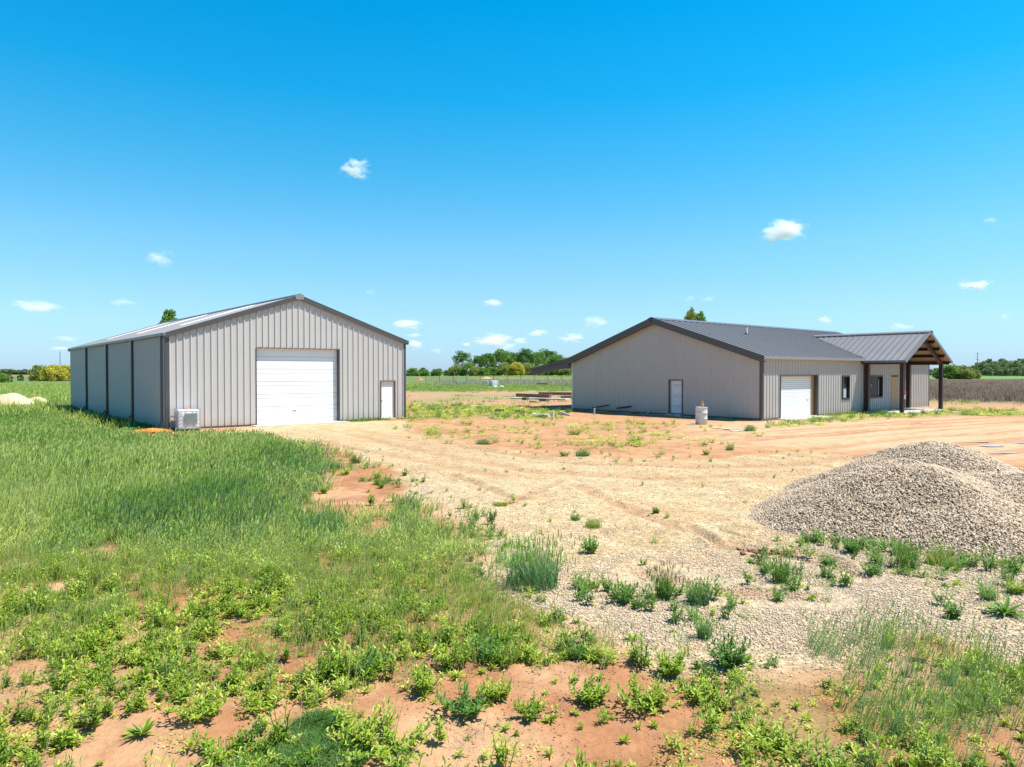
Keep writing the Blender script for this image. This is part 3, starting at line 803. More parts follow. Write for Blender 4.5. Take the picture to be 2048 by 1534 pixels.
    MB().box(P0_ + .0, P1_ - .0, -.02, .03, .08, PZ - .09).build('plywood_door', 'ply', r, label='plywood sheet closing the front doorway')
    MB().box(P0_ - .02, P1_ + .02, -.03, .06, PZ - .09, PZ + .04).build('door_lintel', 'redsteel', r)
    # ---- porch
    PU0, PU1, PC, PF = 11.55, 19.25, 15.40, -2.80
    ze0, zrg = 3.30, 5.22
    MB().box(12.0, 19.0, -2.62, -.06, -.12, .07).build('porch_slab', 'conc', r)
    for nm, (a, b, s, zt) in {'a': (12.27, -2.32, .22, 3.28), 'b': (18.70, -2.32, .22, 3.28), 'c': (12.22, -.22, .26, 3.3), 'd': (18.75, -.24, .26, 3.3)}.items():
        MB().box(a - s / 2, a + s / 2, b - s / 2, b + s / 2, .07, zt).build('porch_post', 'redsteel', r, bevel=.01)
    pl = math.hypot(PC - PU0, zrg - ze0); pca, psa = (PC - PU0) / pl, (zrg - ze0) / pl
    vback = 5.4
    for side in (0, 1):
        T = (pca, 0, psa) if side == 0 else (-pca, 0, psa)
        N = (-psa, 0, pca) if side == 0 else (psa, 0, pca)
        ox = PU0 if side == 0 else PU1
        # the sheet ends at the valley where it meets the main roof
        def tback(s, ox=ox): return 0.0
        def t0(s):
            v = PF + s; zm = HH + off / ca + slope * v
            return max(0.0, (zm - ze0 - .0) / psa - .05) if v > -.3 else 0.0
        rf = ribbed(MB(), (ox, PF, ze0), Y, T, N, vback - PF, t0, lambda s: pl - .01, pitch=.41, ribh=.05, minor=.010, rw=1.2).build('porch_roof', 'house_roof', r)
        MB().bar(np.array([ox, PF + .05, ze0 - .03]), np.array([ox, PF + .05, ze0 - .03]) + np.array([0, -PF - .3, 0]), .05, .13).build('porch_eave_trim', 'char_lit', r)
        # underside sheet
        mb = MB(); a = np.array([ox, 0, ze0]) - np.array(N) * .03 + np.array(T) * .03; 
        q = [a + np.array([0, PF + .04, 0]), a + np.array([0, -.05, 0]), a + np.array([0, -.05, 0]) + np.array(T) * (pl - .08), a + np.array([0, PF + .04, 0]) + np.array(T) * (pl - .08)]
        mb.add(q, [(0, 1, 2, 3)]); mb.build('porch_ceiling', 'roofunder', r)
        for k, tt in enumerate((.12, 1.15, 2.15, 3.15, 3.98)):
            c = np.array([ox, 0, ze0]) - np.array(N) * .14 + np.array(T) * tt
            MB().bar(c + np.array([0, PF + .10, 0]), c + np.array([0, -.08, 0]), .07, .20, up=N).build('purlin', 'redsteel', r)
        for vv in (-2.32, -.24):
            a = np.array([ox, vv, ze0]) - np.array(N) * .36 + np.array(T) * .45; b = np.array([PC, vv, zrg - .36])
            MB().bar(a, b, .16, .24).build('rafter', 'redsteel', r)
        # gable trim of the porch
        a = np.array([ox, PF - .02, ze0 - .03]) - np.array(T) * .06; b = a + np.array(T) * (pl + .06)
        MB().bar(a, b, .04, .17).build('porch_rake_trim', 'char_lit', r)
        # valley flashing
        zc = lambda v: HH + off / ca + slope * v
        def vp(v):
            zz = zc(v); tt = (zz - ze0) / psa
            return np.array([ox + T[0] * tt, v, zz + .035])
        MB().bar(vp(.0), vp(5.0), .20, .02, up=(0, 0, 1)).build('valley_flashing', 'charcoal', r)
    prof = [(-.26, zrg - .06), (-.22, zrg + .0), (0, zrg + .09), (.22, zrg + .0), (.26, zrg - .06)]
    mb = MB(); vs = [(PC + a, y, z) for y in (PF - .08, 4.9) for a, z in prof]; mb.add(vs, [(i, i + 1, 5 + i + 1, 5 + i) for i in range(4)])
    mb.build('porch_ridge_cap', 'galv', r)
    MB().bar((12.3, -2.32, 3.2), (12.3, -.3, 3.2), .12, .2).build('porch_beam', 'redsteel', r)
    MB().bar((18.7, -2.32, 3.2), (18.7, -.3, 3.2), .12, .2).build('porch_beam', 'redsteel', r)
    # vent pipe on the roof
    pv = 4.6; pu = 5.9
    zz = HH + off / ca + slope * pv
    mb = MB(); mb.tube([(pu, pv, zz - .15), (pu, pv, zz + .42)], .065, 12)
    vpipe = mb.build('vent_pipe', 'pvc', r)
    MB().lathe([(.15, zz - .03), (.11, zz + .05), (.07, zz + .10)], 12, (pu, pv)).build('flashing', 'blackframe', vpipe)
    # lean-to at the back
    LV = 18.55
    za, zb = HH + .14, 2.80
    T = np.array([0, LV - HW, zb - za]); Lh = np.linalg.norm(T); T = T / Lh; N = np.array([0, -T[2], T[1]])
    ribbed(MB(), (-.35, HW, za), X, T, N, HL * .75, lambda s: 0.25, lambda s: Lh, pitch=.29, ribh=.036).build('lean_to_roof', 'house_roof', r)
    for xx in (-.37, HL * .75 - .33):
        mb = MB(); y0, y1 = HW + .1, LV + .02
        pr = [(y0, za + .05), (y1, zb + .05), (y1, zb - .13), (y0, za - .14)]
        mb.add([(x, y, z) for x in (xx - .02, xx + .02) for y, z in pr], [(0, 1, 2, 3), (7, 6, 5, 4), (0, 4, 5, 1), (1, 5, 6, 2), (2, 6, 7, 3), (3, 7, 4, 0)])
        mb.build('lean_to_fascia', 'charcoal', r)
    for xx in (-.22, 5, 10, 15):
        mb = MB(); y0, y1 = HW + .05, LV - .22
        pr = [(y0, za - .05), (y1, zb - .02), (y1 + .02, zb - .45), (y0 + 1.2, za - .72), (y0, za - .66)]
        mb.add([(x, y, z) for x in (xx - .09, xx + .09) for y, z in pr], [(0, 1, 2, 3, 4), (9, 8, 7, 6, 5)] + [(i, 5 + i, 5 + (i + 1) % 5, (i + 1) % 5) for i in range(5)])
        mb.build('lean_to_beam', 'charcoal', r)
    return r
metal_house()

# ------------------------------------------------------------------ yard objects
def gp(px, py):
    g = ground_at(px, py); return np.array([g[0], g[1], gz1(g[0], g[1])])

def ibc(loc, rz, label, name='water_tank', plate=True, cat='water tank'):
    r = empty(name, loc, rz, label, cat)
    w, d, h = .46, .46, .98
    mb = MB()
    mb.box(-w + .03, w - .03, -d + .03, d - .03, .08, h - .03)
    mb.build('bottle', 'poly', r, bevel=.06)
    mb = MB(); b = .012
    for z in (.10, .27, .43, .60, .77, .985):
        for s in (-1, 1):
            mb.bar((-w, s * d, z), (w, s * d, z), b); mb.bar((s * w, -d, z), (s * w, d, z), b)
    for k in (-.30, -.13, .17, .33):
        for s in (-1, 1):
            mb.bar((k, s * (d + .004), .08), (k, s * (d + .004), h - .01), b); mb.bar((s * (w + .004), k, .08), (s * (w + .004), k, h - .01), b)
    for sx_ in (-1, 1):
        for sy_ in (-1, 1): mb.bar((sx_ * w, sy_ * d, .03), (sx_ * w, sy_ * d, h - .01), b * 1.2)
    mb.build('cage', 'cage', r)
    if plate: MB().box(-.20, .33, -d - .03, -d - .018, .34, .79).build('plate', 'plate', r)
    MB().lathe([(0, h + .02), (.10, h + .02), (.11, h - .035)], 18, (0.0, -.1)).build('cap', 'orange', r)
    mb = MB()
    for y in (-.4, 0, .4): mb.box(-w, w, y - .06, y + .06, -.02, .06)
    mb.build('pallet', 'blackframe', r)
    return r
c = shed_pt(.72, -.62); ibc((c[0], c[1], gz1(c[0], c[1]) + .0), radians(35), 'white caged water tank standing against the left front corner of the shed')
g = gp(988, 772)
t1 = ibc((g[0], g[1], g[2]), 0.62, 'far white caged tank standing in dead grass beyond the field', plate=False); t1.scale = (1.6, 1, 1.05)
g = gp(971, 770)
mb = MB().box(-.45, .45, -.4, .4, 0, .85); o = mb.build('plastic_crate', 'greypipe', None, g, bevel=.06); tag(o, 'small grey bin touching the left side of the far tank', 'crate')
mb.box(-.3, .3, -.42, -.405, .2, .6)
for px, py, s, l in ((990, 774.5, .45, 'white plastic sack lying before the far tank'), (1003, 774, .4, 'white plastic scrap lying right of the far tank')):
    g = gp(px, py); rnd = random.Random(px)
    mb = MB(); P = [(s * sin(t_) * (1 + rnd.random() * .3), z) for t_, z in ((.001, .3 * s * 2), (.5, .28 * s * 2), (1.0, .2 * s * 2), (1.5, .02))]
    mb.lathe(P, 10); o = mb.build('plastic_sack', 'pvc', None, g); tag(o, l, 'sack')

# heap of orange hose by the tank
def tangle(name, c, mat, rx, ry, turns, r, label, cat, seed):
    rnd = random.Random(seed); pts = []
    n = turns * 14; a = 0; ox = oy = 0
    for i in range(n):
        a += 2 * pi / 14 * (1 + rnd.uniform(-.3, .3))
        if i % 9 == 0: ox, oy, sc = rnd.uniform(-.45, .45) * rx, rnd.uniform(-.4, .4) * ry, rnd.uniform(.35, 1)
        x, y = ox + rx * sc * cos(a) * .6, oy + ry * sc * sin(a) * .6
        pts.append((x, y, .03 + r + .05 * rnd.random() + .09 * math.exp(-(x * x / rx / rx + y * y / ry / ry) * 3)))
    mb = MB(); mb.tube(pts, r, 6); o = mb.build(name, mat, None, c); tag(o, label, cat); return o
tangle('garden_hose', gp(304, 865), 'hose', .85, .65, 16, .026, 'orange hose in a loose heap left of the white tank', 'hose', 3)

# barrel with scraps
def barrel(loc):
    r = empty('scrap_barrel', loc, .3, 'dented white steel barrel filled with scrap lumber', 'barrel')
    R = .29; H = .88
    prof = [(0, .01), (R - .01, 0), (R, .02), (R, .28), (R + .014, .30), (R, .32), (R, .57), (R + .014, .59), (R, .61), (R, H - .02), (R + .012, H - .008), (R + .006, H), (R - .015, H), (R - .015, .35), (0, .33)]
    b = MB().lathe(prof, 32).build('drum', 'barrel', r)
    mb = MB(); rnd = random.Random(5)
    for k in range(46):
        a = -1.57 + rnd.gauss(0, .45); z = .35 + abs(rnd.gauss(0, .2)); s = rnd.uniform(.008, .022)
        x, y = (R + .006) * cos(a), (R + .006) * sin(a)
        if z < .85: mb.bar((x, y, z), (x * 1.0 + rnd.uniform(-.01, .01), y, z + s), s, .006)
    mb.build('stencil_marks', 'print', r)
    MB().bar((.02, .05, .5), (.03, -.02, 1.16), .10, .05, up=(1, 0, 0)).build('board', 'wood', r)
    MB().bar((.10, .05, .5), (.12, .04, 1.10), .04, .08, up=(1, 0, 0)).build('board', 'ply', r)
    MB().bar((-.05, .1, .6), (-.42, .0, 1.0), .03, .03).build('stick', 'oldwood', r)
    MB().bar((.1, .1, .6), (.16, .1, 1.28), .012, .012).build('wire', 'cage', r)
    mb = MB(); mb.box(-.22, -.04, -.12, .1, .80, .90); mb.build('can', 'greypipe', r, bevel=.03)
barrel(gp(1402.7, 848.0))

def stick(name, a, b, w, h, mat, label, cat, group=None):
    a, b = np.array(a, float), np.array(b, float)
    mb = MB().bar((0, 0, 0), tuple(b - a), w, h); o = mb.build(name, mat, None, a, bevel=.006); tag(o, label, cat, group); return o
def pipe(name, a, b, r, mat, label, cat='pipe', cap=None):
    a, b = np.array(a, float), np.array(b, float)
    mb = MB(); d = b - a
    mb.tube([(0, 0, 0), tuple(d * .5), tuple(d)], r, 14)
    if cap: mb.tube([tuple(d * .86), tuple(d * 1.02)], r * 1.18, 14)
    o = mb.build(name, mat, None, a); tag(o, label, cat); return o
g = gp(1106.5, 837.5); pipe('pipe_stub', g - [0, 0, .1], g + [0, 0, .44], .055, 'pvc', 'white capped pipe stub upright in the weeds left of the house', cap=1)
g = gp(1188.5, 830); pipe('pipe_stub', g - [0, 0, .1], g + [0.01, 0, .42], .045, 'greypipe', 'grey capped pipe stub upright before the shaded gable wall', cap=1)
pipe('drain_pipe', house_pt(-.35, 7.55, .0), house_pt(-.16, 7.45, .38), .03, 'greypipe', 'short grey pipe leaning on the shaded wall left of the wrapped door')
pipe('black_pipe', house_pt(-.30, 12.3, .20), house_pt(-.14, 10.9, .46), .035, 'blackpipe', 'long thin black pipe against the shaded wall, left one')
pipe('black_pipe', house_pt(-.28, 10.1, .27), house_pt(-.14, 9.05, .42), .05, 'blackpipe', 'thicker black pipe against the shaded wall, right of the thin one')
# logs and boards in the yard
def log(px0, px1, py, r, mat, label, name='log', cat='log'):
    a, b = gp(px0, py), gp(px1, py + 1.5)
    a[2] += r * .8; b[2] += r * .8
    d = b - a; rnd = random.Random(px0)
    mb = MB(); mb.tube([tuple(d * t_ + np.array([0, rnd.uniform(-.02, .02), rnd.uniform(-.02, .02)])) for t_ in (0, .3, .6, 1)], [r * rnd.uniform(.85, 1.1) for _ in range(4)], 10)
    o = mb.build(name, mat, None, a); tag(o, label, cat)
log(993, 1006, 824, .13, 'oldwood', 'short dark log, leftmost in the weeds beyond the bare dirt')
log(1033, 1048, 826, .12, 'oldwood', 'dark log right of the shortest one, near the shadow tip')
log(1066, 1098, 833, .11, 'palewood', 'long pale-topped timber just left of the white pipe stub')
g = gp(940, 815.5); g2 = gp(967, 814.5); stick('plank', g + [0, 0, .12], g2 + [0, 0, .12], .18, .06, 'palewood', 'single pale plank lying in the green weeds of the yard', 'plank')
# broken half pipe
a = gp(1117, 829); b = gp(1140, 832)
mb = MB(); d = b - a
vs = []; n = 9
for t_ in np.linspace(0, 1, 9):
    w = .17 * (1 + .3 * sin(t_ * 5))
    for k in range(n):
        an = pi * k / (n - 1); vs.append(d * t_ + np.array([0, w * cos(an), w * .9 * sin(an)]))
mb.add(vs, [(i * n + k, i * n + k + 1, (i + 1) * n + k + 1, (i + 1) * n + k) for i in range(8) for k in range(n - 1)], True)
o = mb.build('broken_culvert', 'conc', None, a); tag(o, 'pale broken half culvert lying right of the white pipe stub', 'culvert')
o.modifiers.new('s', 'SOLIDIFY').thickness = .03
# boards before the barrel
stick('board', gp(1424, 857) + [0, 0, .04], gp(1462, 861) + [0, 0, .04], .14, .03, 'palewood', 'pale board on the dirt right of the white barrel', 'board')
stick('board', gp(1462, 864) + [0, 0, .03], gp(1498, 861) + [0, 0, .03], .09, .03, 'palewood', 'thin grey strip of wood lying before the house corner', 'board')
stick('board', gp(1373, 849.5) + [0, 0, .03], gp(1391, 850) + [0, 0, .03], .12, .03, 'palewood', 'short board touching the left foot of the white barrel', 'board')
# lumber and beams in the field left of the house
LUM = [((1034, 793), (1100, 796), .30, .34, 'oldwood', .20, 'dark steel beam, longest of the stack left of the house'),
       ((1078, 792), (1144, 793.5), .25, .28, 'oldwood', .34, 'dark beam lying behind the longest one'),
       ((1024, 797.5), (1086, 799), .8, .12, 'palewood', .07, 'pale board pack under the longest beam'),
       ((1086, 799), (1136, 800.5), .9, .14, 'palewood', .08, 'pale board pack nearest the house'),
       ((982, 797), (1026, 796), .12, .10, 'palewood', .08, 'thin pale plank poking out left of the beams'),
       ((1003, 795), (1028, 795), .12, .10, 'oldwood', .10, 'thin dark plank behind the pale one'),
       ((1047, 800), (1055, 800.5), .3, .25, 'oldwood', .13, 'dark wood block before the pale board pack'),
       ((1082, 802), (1096, 803), .4, .25, 'oldwood', .13, 'pair of dark blocks in front of the lumber'),
       ((1060, 804), (1071, 805), .2, .1, 'oldwood', .06, 'small dark stick nearest the camera in the lumber yard'),
       ((1098, 790), (1146, 791), .18, .2, 'oldwood', .42, 'thin dark rail topmost behind the beams'),
       ((1122, 798), (1145, 798), .6, .3, 'oldwood', .25, 'dark scrap pile touching the house corner')]
for (p0, p1, w, h, mt, z, lb) in LUM:
    a, b = ground_at(*p0), ground_at(*p1)
    z = h * .5 + (.14 if 'topmost' in lb or 'behind the longest' in lb else 0)
    stick('lumber', (a[0], a[1], z), (b[0], b[1], z + .02), w, h, mt, lb, 'lumber')
# debris left of the far tank
g = gp(913, 768.5); mb = MB().bar((0, 0, .3), (1.6, 0, .75), .5, .25).bar((1.0, .1, .7), (2.0, 0, .4), .3, .2); o = mb.build('junk_heap', 'pvc', None, g); tag(o, 'white bent sheet on a junk heap left of the far tank', 'junk')
g = gp(919, 769); mb = MB()
for k in range(9):
    rnd = random.Random(k); x = rnd.uniform(-1.2, 1.8); mb.bar((x, rnd.uniform(-.3, .3), .1), (x + rnd.uniform(-1, 1), 0, rnd.uniform(.3, .8)), .08)
o = mb.build('brush_pile', 'oldwood', None, g); tag(o, 'dark tangle of branches beside the white bent sheet', 'brush')
stick('beam', ground_at(1074, 773) + np.array([0, 0, .5]), ground_at(1095, 773) + np.array([0, 0, .5]), .2, .2, 'oldwood', 'lone dark beam in the grey dead grass left of the house', 'beam')

# mounds
def mound(name, c, rx, ry, h, mat, label, cat, seed, rz=0):
    n, k = 40, 14; V = []; 
    for i in range(k + 1):
        rr = i / k
        for j in range(n):
            a = 2 * pi * j / n
            w = 1 + .25 * (fbm(np.array([cos(a) * 1.2 + seed]), np.array([sin(a) * 1.2]), 1, 3, seed)[0] - .5) * 2
            x, y = rx * rr * w * cos(a), ry * rr * w * sin(a)
            z = h * (cos(min(1, rr) * pi) * .5 + .5) ** .9 * (1 + .5 * (float(fbm(np.array([x * 2]), np.array([y * 2]), 1 / max(rx, .5), 4, seed)[0]) - .5)) - .06
            V.append((x, y, z))
    Q = [(i * n + j, i * n + (j + 1) % n, (i + 1) * n + (j + 1) % n, (i + 1) * n + j) for i in range(k) for j in range(n)]
    me = raw_mesh(name, V, Q, mat, smooth=True); o = bpy.data.objects.new(name, me); COL.objects.link(o); o.location = tuple(c); o.rotation_euler = (0, 0, rz)
    tag(o, label, cat)
mound('sand_heap', gp(22, 808), 2.6, 1.8, .95, 'sand', 'pale sand heap at the left edge, larger of the two', 'sand heap', 1)
mound('sand_heap', gp(72, 805), 1.5, 1.2, .55, 'sand', 'lower pale sand heap with a dark ridge, right of the larger', 'sand heap', 2)
mound('soil_heap', gp(839, 761), 1.5, 1.3, .95, 'redsoil', 'small red soil heap beyond the field right of the shed', 'soil heap', 3)
mound('fill_heap', gp(973, 757.5), 2.6, 1.8, .8, 'hay', 'yellow heap in the green field behind the far tank', 'heap', 4)

# stake with an orange top
g = gp(820, 839)
r = empty('marker_stake', g, 0, 'thin stake with an orange-red top right of the shed corner', 'stake')
MB().box(-.018, .018, -.012, .012, -.1, .78).build('stake', 'palewood', r)
mb = MB(); mb.box(-.075, .075, -.03, .03, .66, .84); mb.build('flag', 'orange', r, bevel=.02)

# ribbon on the porch post
p = house_pt(12.33, -2.46, 1.2)
mb = MB(); mb.box(-.10, .07, -.012, .012, .12, .22); mb.box(-.02, .09, -.012, .01, 0, .14)
o = mb.build('ribbon', 'pink', None, p); tag(o, 'pink ribbon tied round the front left porch post', 'ribbon')
mb = MB(); mb.box(-.05, .06, -.012, .012, -.28, -.01); o = mb.build('paper_tag', 'pvc', None, p); tag(o, 'white paper tag hanging under the pink ribbon', 'tag')
# white scrap by porch
stick('board', gp(1902, 826) + [0, 0, .05], gp(1919, 826) + [0, 0, .05], .5, .05, 'palewood', 'pale splintered scrap on the grass right of the porch', 'board')
stick('board', gp(1823, 849) + [0, 0, .0], gp(1842, 847) + [0, 0, .0], .12, .06, 'oldwood', 'dark stick lying in the dirt before the porch', 'board')

# clods of wet clay along the rut
rnd = random.Random(12)
mb = MB()
for k in range(60):
    px = rnd.gauss(1528, 26); py = 1104 + rnd.gauss(0, 4) + (px - 1528) * .05
    g = gp(px, py); s = rnd.uniform(.015, .05)
    a, b = rnd.uniform(0, 6), rnd.uniform(0, 6)
    mb.bar((g[0], g[1], g[2] + s * .2), (g[0] + s * cos(a), g[1] + s * sin(a), g[2] + s * (.4 + rnd.random() * .5)), s * 1.2, s)
o = mb.build('clay_clods', 'clod', None); tag(o, 'dark wet clay clods in the rut before the gravel heap', 'clods', None, 'stuff')

# fence beyond the field
def fence():
    a = ground_at(852, 765.5); b = ground_at(1150, 765.5)
    r = empty('wire_fence', (a[0], a[1], 0), 0, 'thin wire fence with steel posts beyond the field', 'fence')
    n = 12
    for k in range(n):
        x = (b[0] - a[0]) * k / (n - 1)
        MB().box(x - .05, x + .05, -.05, .05, -.1, 1.75 + .15 * (k % 3 == 0)).build('post', 'oldwood', r)
    mb = MB()
    for z in (.4, .8, 1.2, 1.6): mb.bar((0, .06, z), (b[0] - a[0], .06, z), .012)
    mb.build('wire', 'oldwood', r)
fence()

def utility_pole(px, top_py, d, arms, label):
    P = at_depth(px, top_py, d); r = empty('utility_pole', (P[0], P[1], 0), 0, label, 'pole')
    MB().tube([(0, 0, -.5), (0, 0, P[2])], [.2, .14], 8).build('pole', 'pole', r)
    if arms:
        mb = MB()
        for dz, w in ((-.15, 2.0), (-3.2, 1.9)): mb.bar((-w / 2, 0, P[2] + dz), (w / 2, 0, P[2] + dz), .14)
        mb.build('crossarm', 'pole', r)
utility_pole(120, 703, 330, False, 'bare grey pole rising behind the yellow tree, left of the shed')
utility_pole(1955, 706, 350, True, 'utility pole with crossarms above the trees at the right')

# ------------------------------------------------------------------ plant prototypes (verts, quads, tint)
def blade(base, az, h, w, lean, rnd, nseg=3, curl=1.0):
    d = np.array([cos(az), sin(az), 0]); s = np.array([-sin(az), cos(az), 0])
    tw = rnd.uniform(-.8, .8); s = s * cos(tw) + d * sin(tw) * .6
    V = []; 
    for i in range(nseg + 1):
        t_ = i / nseg
        p = base + np.array([0, 0, h * (t_ - .25 * lean * curl * t_ * t_)]) + d * lean * h * (t_ ** 1.8)
        ww = w * (1 - t_ ** 1.5 * .9) / 2
        V += [p - s * ww, p + s * ww]
    Q = [(2 * i, 2 * i + 1, 2 * i + 3, 2 * i + 2) for i in range(nseg)]
    return V, Q

def grass_proto(seed, n=16, h=.5, w=.007, spread=.06, lean=.35, heads=0.0, nseg=3):
    rnd = random.Random(seed); V, Q, T = [], [], []
    for k in range(n):
        a = rnd.uniform(0, 2 * pi); r = spread * math.sqrt(rnd.random()); base = np.array([r * cos(a), r * sin(a), -.01])
        hh = h * rnd.uniform(.45, 1.0); tv = rnd.uniform(-.14, .14)
        v, q = blade(base, rnd.uniform(0, 2 * pi), hh, w * rnd.uniform(.6, 1.3), lean * rnd.uniform(.3, 1.4), rnd, nseg)
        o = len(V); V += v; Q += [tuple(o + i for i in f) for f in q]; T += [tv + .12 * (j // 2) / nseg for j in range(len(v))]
        if rnd.random() < heads:                                    # seed head
            tip = (v[-1] + v[-2]) / 2; az = rnd.uniform(0, 6)
            for s in range(2):
                v2, q2 = blade(tip - np.array([0, 0, .01]), az + s * 1.6, h * .16, w * 1.6, .15, rnd, 2)
                o = len(V); V += v2; Q += [tuple(o + i for i in f) for f in q2]; T += [tv + .45] * len(v2)
    return np.array(V), np.array(Q), np.array(T)

def leaf(base, d, length, width, droop, V, Q, T, tv):
    d = np.array(d, float); d /= np.linalg.norm(d)
    s = np.cross(d, (0, 0, 1.0)); 
    if np.linalg.norm(s) < 1e-3: s = np.array([1.0, 0, 0])
    s /= np.linalg.norm(s); up = np.cross(s, d)
    c = [base, base + d * length * .5 - up * 0.0, base + d * length * .98 - np.array([0, 0, droop * length])]
    a1 = base + d * length * .33; fold = up * width * .22
    L1, R1 = a1 + s * width * .5 + fold, a1 - s * width * .5 + fold
    a2 = base + d * length * .72 - np.array([0, 0, droop * length * .4])
    L2, R2 = a2 + s * width * .36 + fold, a2 - s * width * .36 + fold
    m1, m2 = a1, a2
    o = len(V)
    V += [base, L1, m1, R1, L2, m2, R2, c[2]]
    Q += [(o, o + 1, o + 4, o + 2), (o, o + 2, o + 6, o + 3), (o + 2, o + 4, o + 7, o + 5), (o + 2, o + 5, o + 7, o + 6)]
    T += [tv - .08, tv + .05, tv - .05, tv + .05, tv + .08, tv, tv + .08, tv + .12]

def weed_proto(seed, stems=7, h=.16, spread=.08, leaves=9, ll=.055, lw=.02, upright=.95):
    """bushy plant: several leafy stems, whorled leaves"""
    rnd = random.Random(seed); V, Q, T = [], [], []
    for k in range(stems):
        a = rnd.uniform(0, 2 * pi); r = spread * math.sqrt(rnd.random())
        b = np.array([r * .4 * cos(a), r * .4 * sin(a), 0]); top = np.array([r * 1.2 * cos(a), r * 1.2 * sin(a), h * rnd.uniform(.45, 1)])
        tv = rnd.uniform(-.1, .1)
        v, q = blade(b, a, 1, .006, 0, rnd, 1)
        v = [b - np.array([.003, 0, 0]), b + np.array([.003, 0, 0]), top - np.array([.002, 0, 0]), top + np.array([.002, 0, 0])]
        o = len(V); V += v; Q += [(o, o + 1, o + 3, o + 2)]; T += [tv] * 4
        for j in range(leaves):
            t_ = .15 + .85 * (j + rnd.random() * .6) / leaves
            p = b + (top - b) * min(1, t_)
            az = j * 2.4 + rnd.uniform(-.4, .4); elv = rnd.uniform(.1, .9) * upright + (.5 if t_ > .85 else 0)
            d = (cos(az) * cos(elv), sin(az) * cos(elv), sin(elv))
            sc = rnd.uniform(.7, 1.15) * (1.0 - .35 * t_)
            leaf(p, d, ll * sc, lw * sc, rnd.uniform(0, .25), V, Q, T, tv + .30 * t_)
    return np.array(V), np.array(Q), np.array(T)

def rosette_proto(seed, n=14, ll=.09, lw=.018, elev=.5):
    rnd = random.Random(seed); V, Q, T = [], [], []
    for j in range(n):
        az = j * 2.4 + rnd.uniform(-.3, .3); e_ = elev * rnd.uniform(.3, 1.6)
        leaf(np.array([0, 0, .005]), (cos(az) * cos(e_), sin(az) * cos(e_), sin(e_)), ll * rnd.uniform(.6, 1.1), lw, rnd.uniform(.0, .4), V, Q, T, rnd.uniform(0, .3))
    return np.array(V), np.array(Q), np.array(T)

def cover_proto(seed, n=34, spread=.13, ll=.028, lw=.013, h=.05):
    """low ground cover: many small leaves"""
    rnd = random.Random(seed); V, Q, T = [], [], []
    for j in range(n):
        a = rnd.uniform(0, 2 * pi); r = spread * math.sqrt(rnd.random()); z = rnd.random() * h * (1 - (r / spread) ** 2 * .6)
        az = rnd.uniform(0, 2 * pi); e_ = rnd.uniform(-.1, .9)
        leaf(np.array([r * cos(a), r * sin(a), z]), (cos(az) * cos(e_), sin(az) * cos(e_), sin(e_)), ll * rnd.uniform(.6, 1.4), lw * rnd.uniform(.7, 1.4), .1, V, Q, T, rnd.uniform(-.05, .3))
    return np.array(V), np.array(Q), np.array(T)

def scatter(name, protos, xy, mat, label, scale=(.7, 1.2), tint=(.0, .5), seed=1, lean=(0, 0), hscale=None, tints=None, z=None):
    rs = np.random.RandomState(seed); xy = np.asarray(xy); n = len(xy)
    if n == 0: return None
    zz = gz(xy[:, 0], xy[:, 1]) if z is None else z
    sc = rs.uniform(scale[0], scale[1], n); hs = np.ones(n) if hscale is None else hscale
    rot = rs.uniform(0, 2 * pi, n); tn = rs.uniform(tint[0], tint[1], n) if tints is None else tints
    which = rs.randint(0, len(protos), n)
    VV, QQ, TT = [], [], []; base = 0
    for k, (V, Q, T) in enumerate(protos):
        idx = np.where(which == k)[0]
        if len(idx) == 0: continue
        c, s = np.cos(rot[idx])[:, None], np.sin(rot[idx])[:, None]
        x = (V[None, :, 0] * c - V[None, :, 1] * s) * sc[idx][:, None]
        y = (V[None, :, 0] * s + V[None, :, 1] * c) * sc[idx][:, None]
        h = V[None, :, 2] * (sc[idx] * hs[idx])[:, None]
        x = x + xy[idx, 0][:, None] + h * lean[0]; y = y + xy[idx, 1][:, None] + h * lean[1]
        P = np.stack([x, y, h + zz[idx][:, None]], -1)
        VV.append(P.reshape(-1, 3)); nv = len(V)
        QQ.append((Q[None] + (base + np.arange(len(idx)) * nv)[:, None, None]).reshape(-1, 4))
        TT.append(np.clip(T[None, :] + tn[idx][:, None], 0, 1).reshape(-1)); base += nv * len(idx)
    me = raw_mesh(name, np.vstack(VV), np.vstack(QQ), mat, np.concatenate(TT))
    o = bpy.data.objects.new(name, me); COL.objects.link(o); tag(o, label, None, None, 'stuff')
    return o

def sample(zone_fn, xr, yr, dens, seed):
    """random points in the rectangle kept with probability zone_fn(x, y)"""
    rs = np.random.RandomState(seed); n = int((xr[1] - xr[0]) * (yr[1] - yr[0]) * dens)
    x = rs.uniform(xr[0], xr[1], n); y = rs.uniform(yr[0], yr[1], n)
    k = (np.abs(x) < y * .80 + 1.5) & ~inside_building(x, y, .03)
    x, y = x[k], y[k]
    p_ = zone_fn(x, y); k = rs.rand(len(x)) < p_
    return np.stack([x[k], y[k]], -1)

def bare(x, y, wob=.2): return np.max([z.m(x, y, .12, wob, 8) for z in Z_BARE], 0)

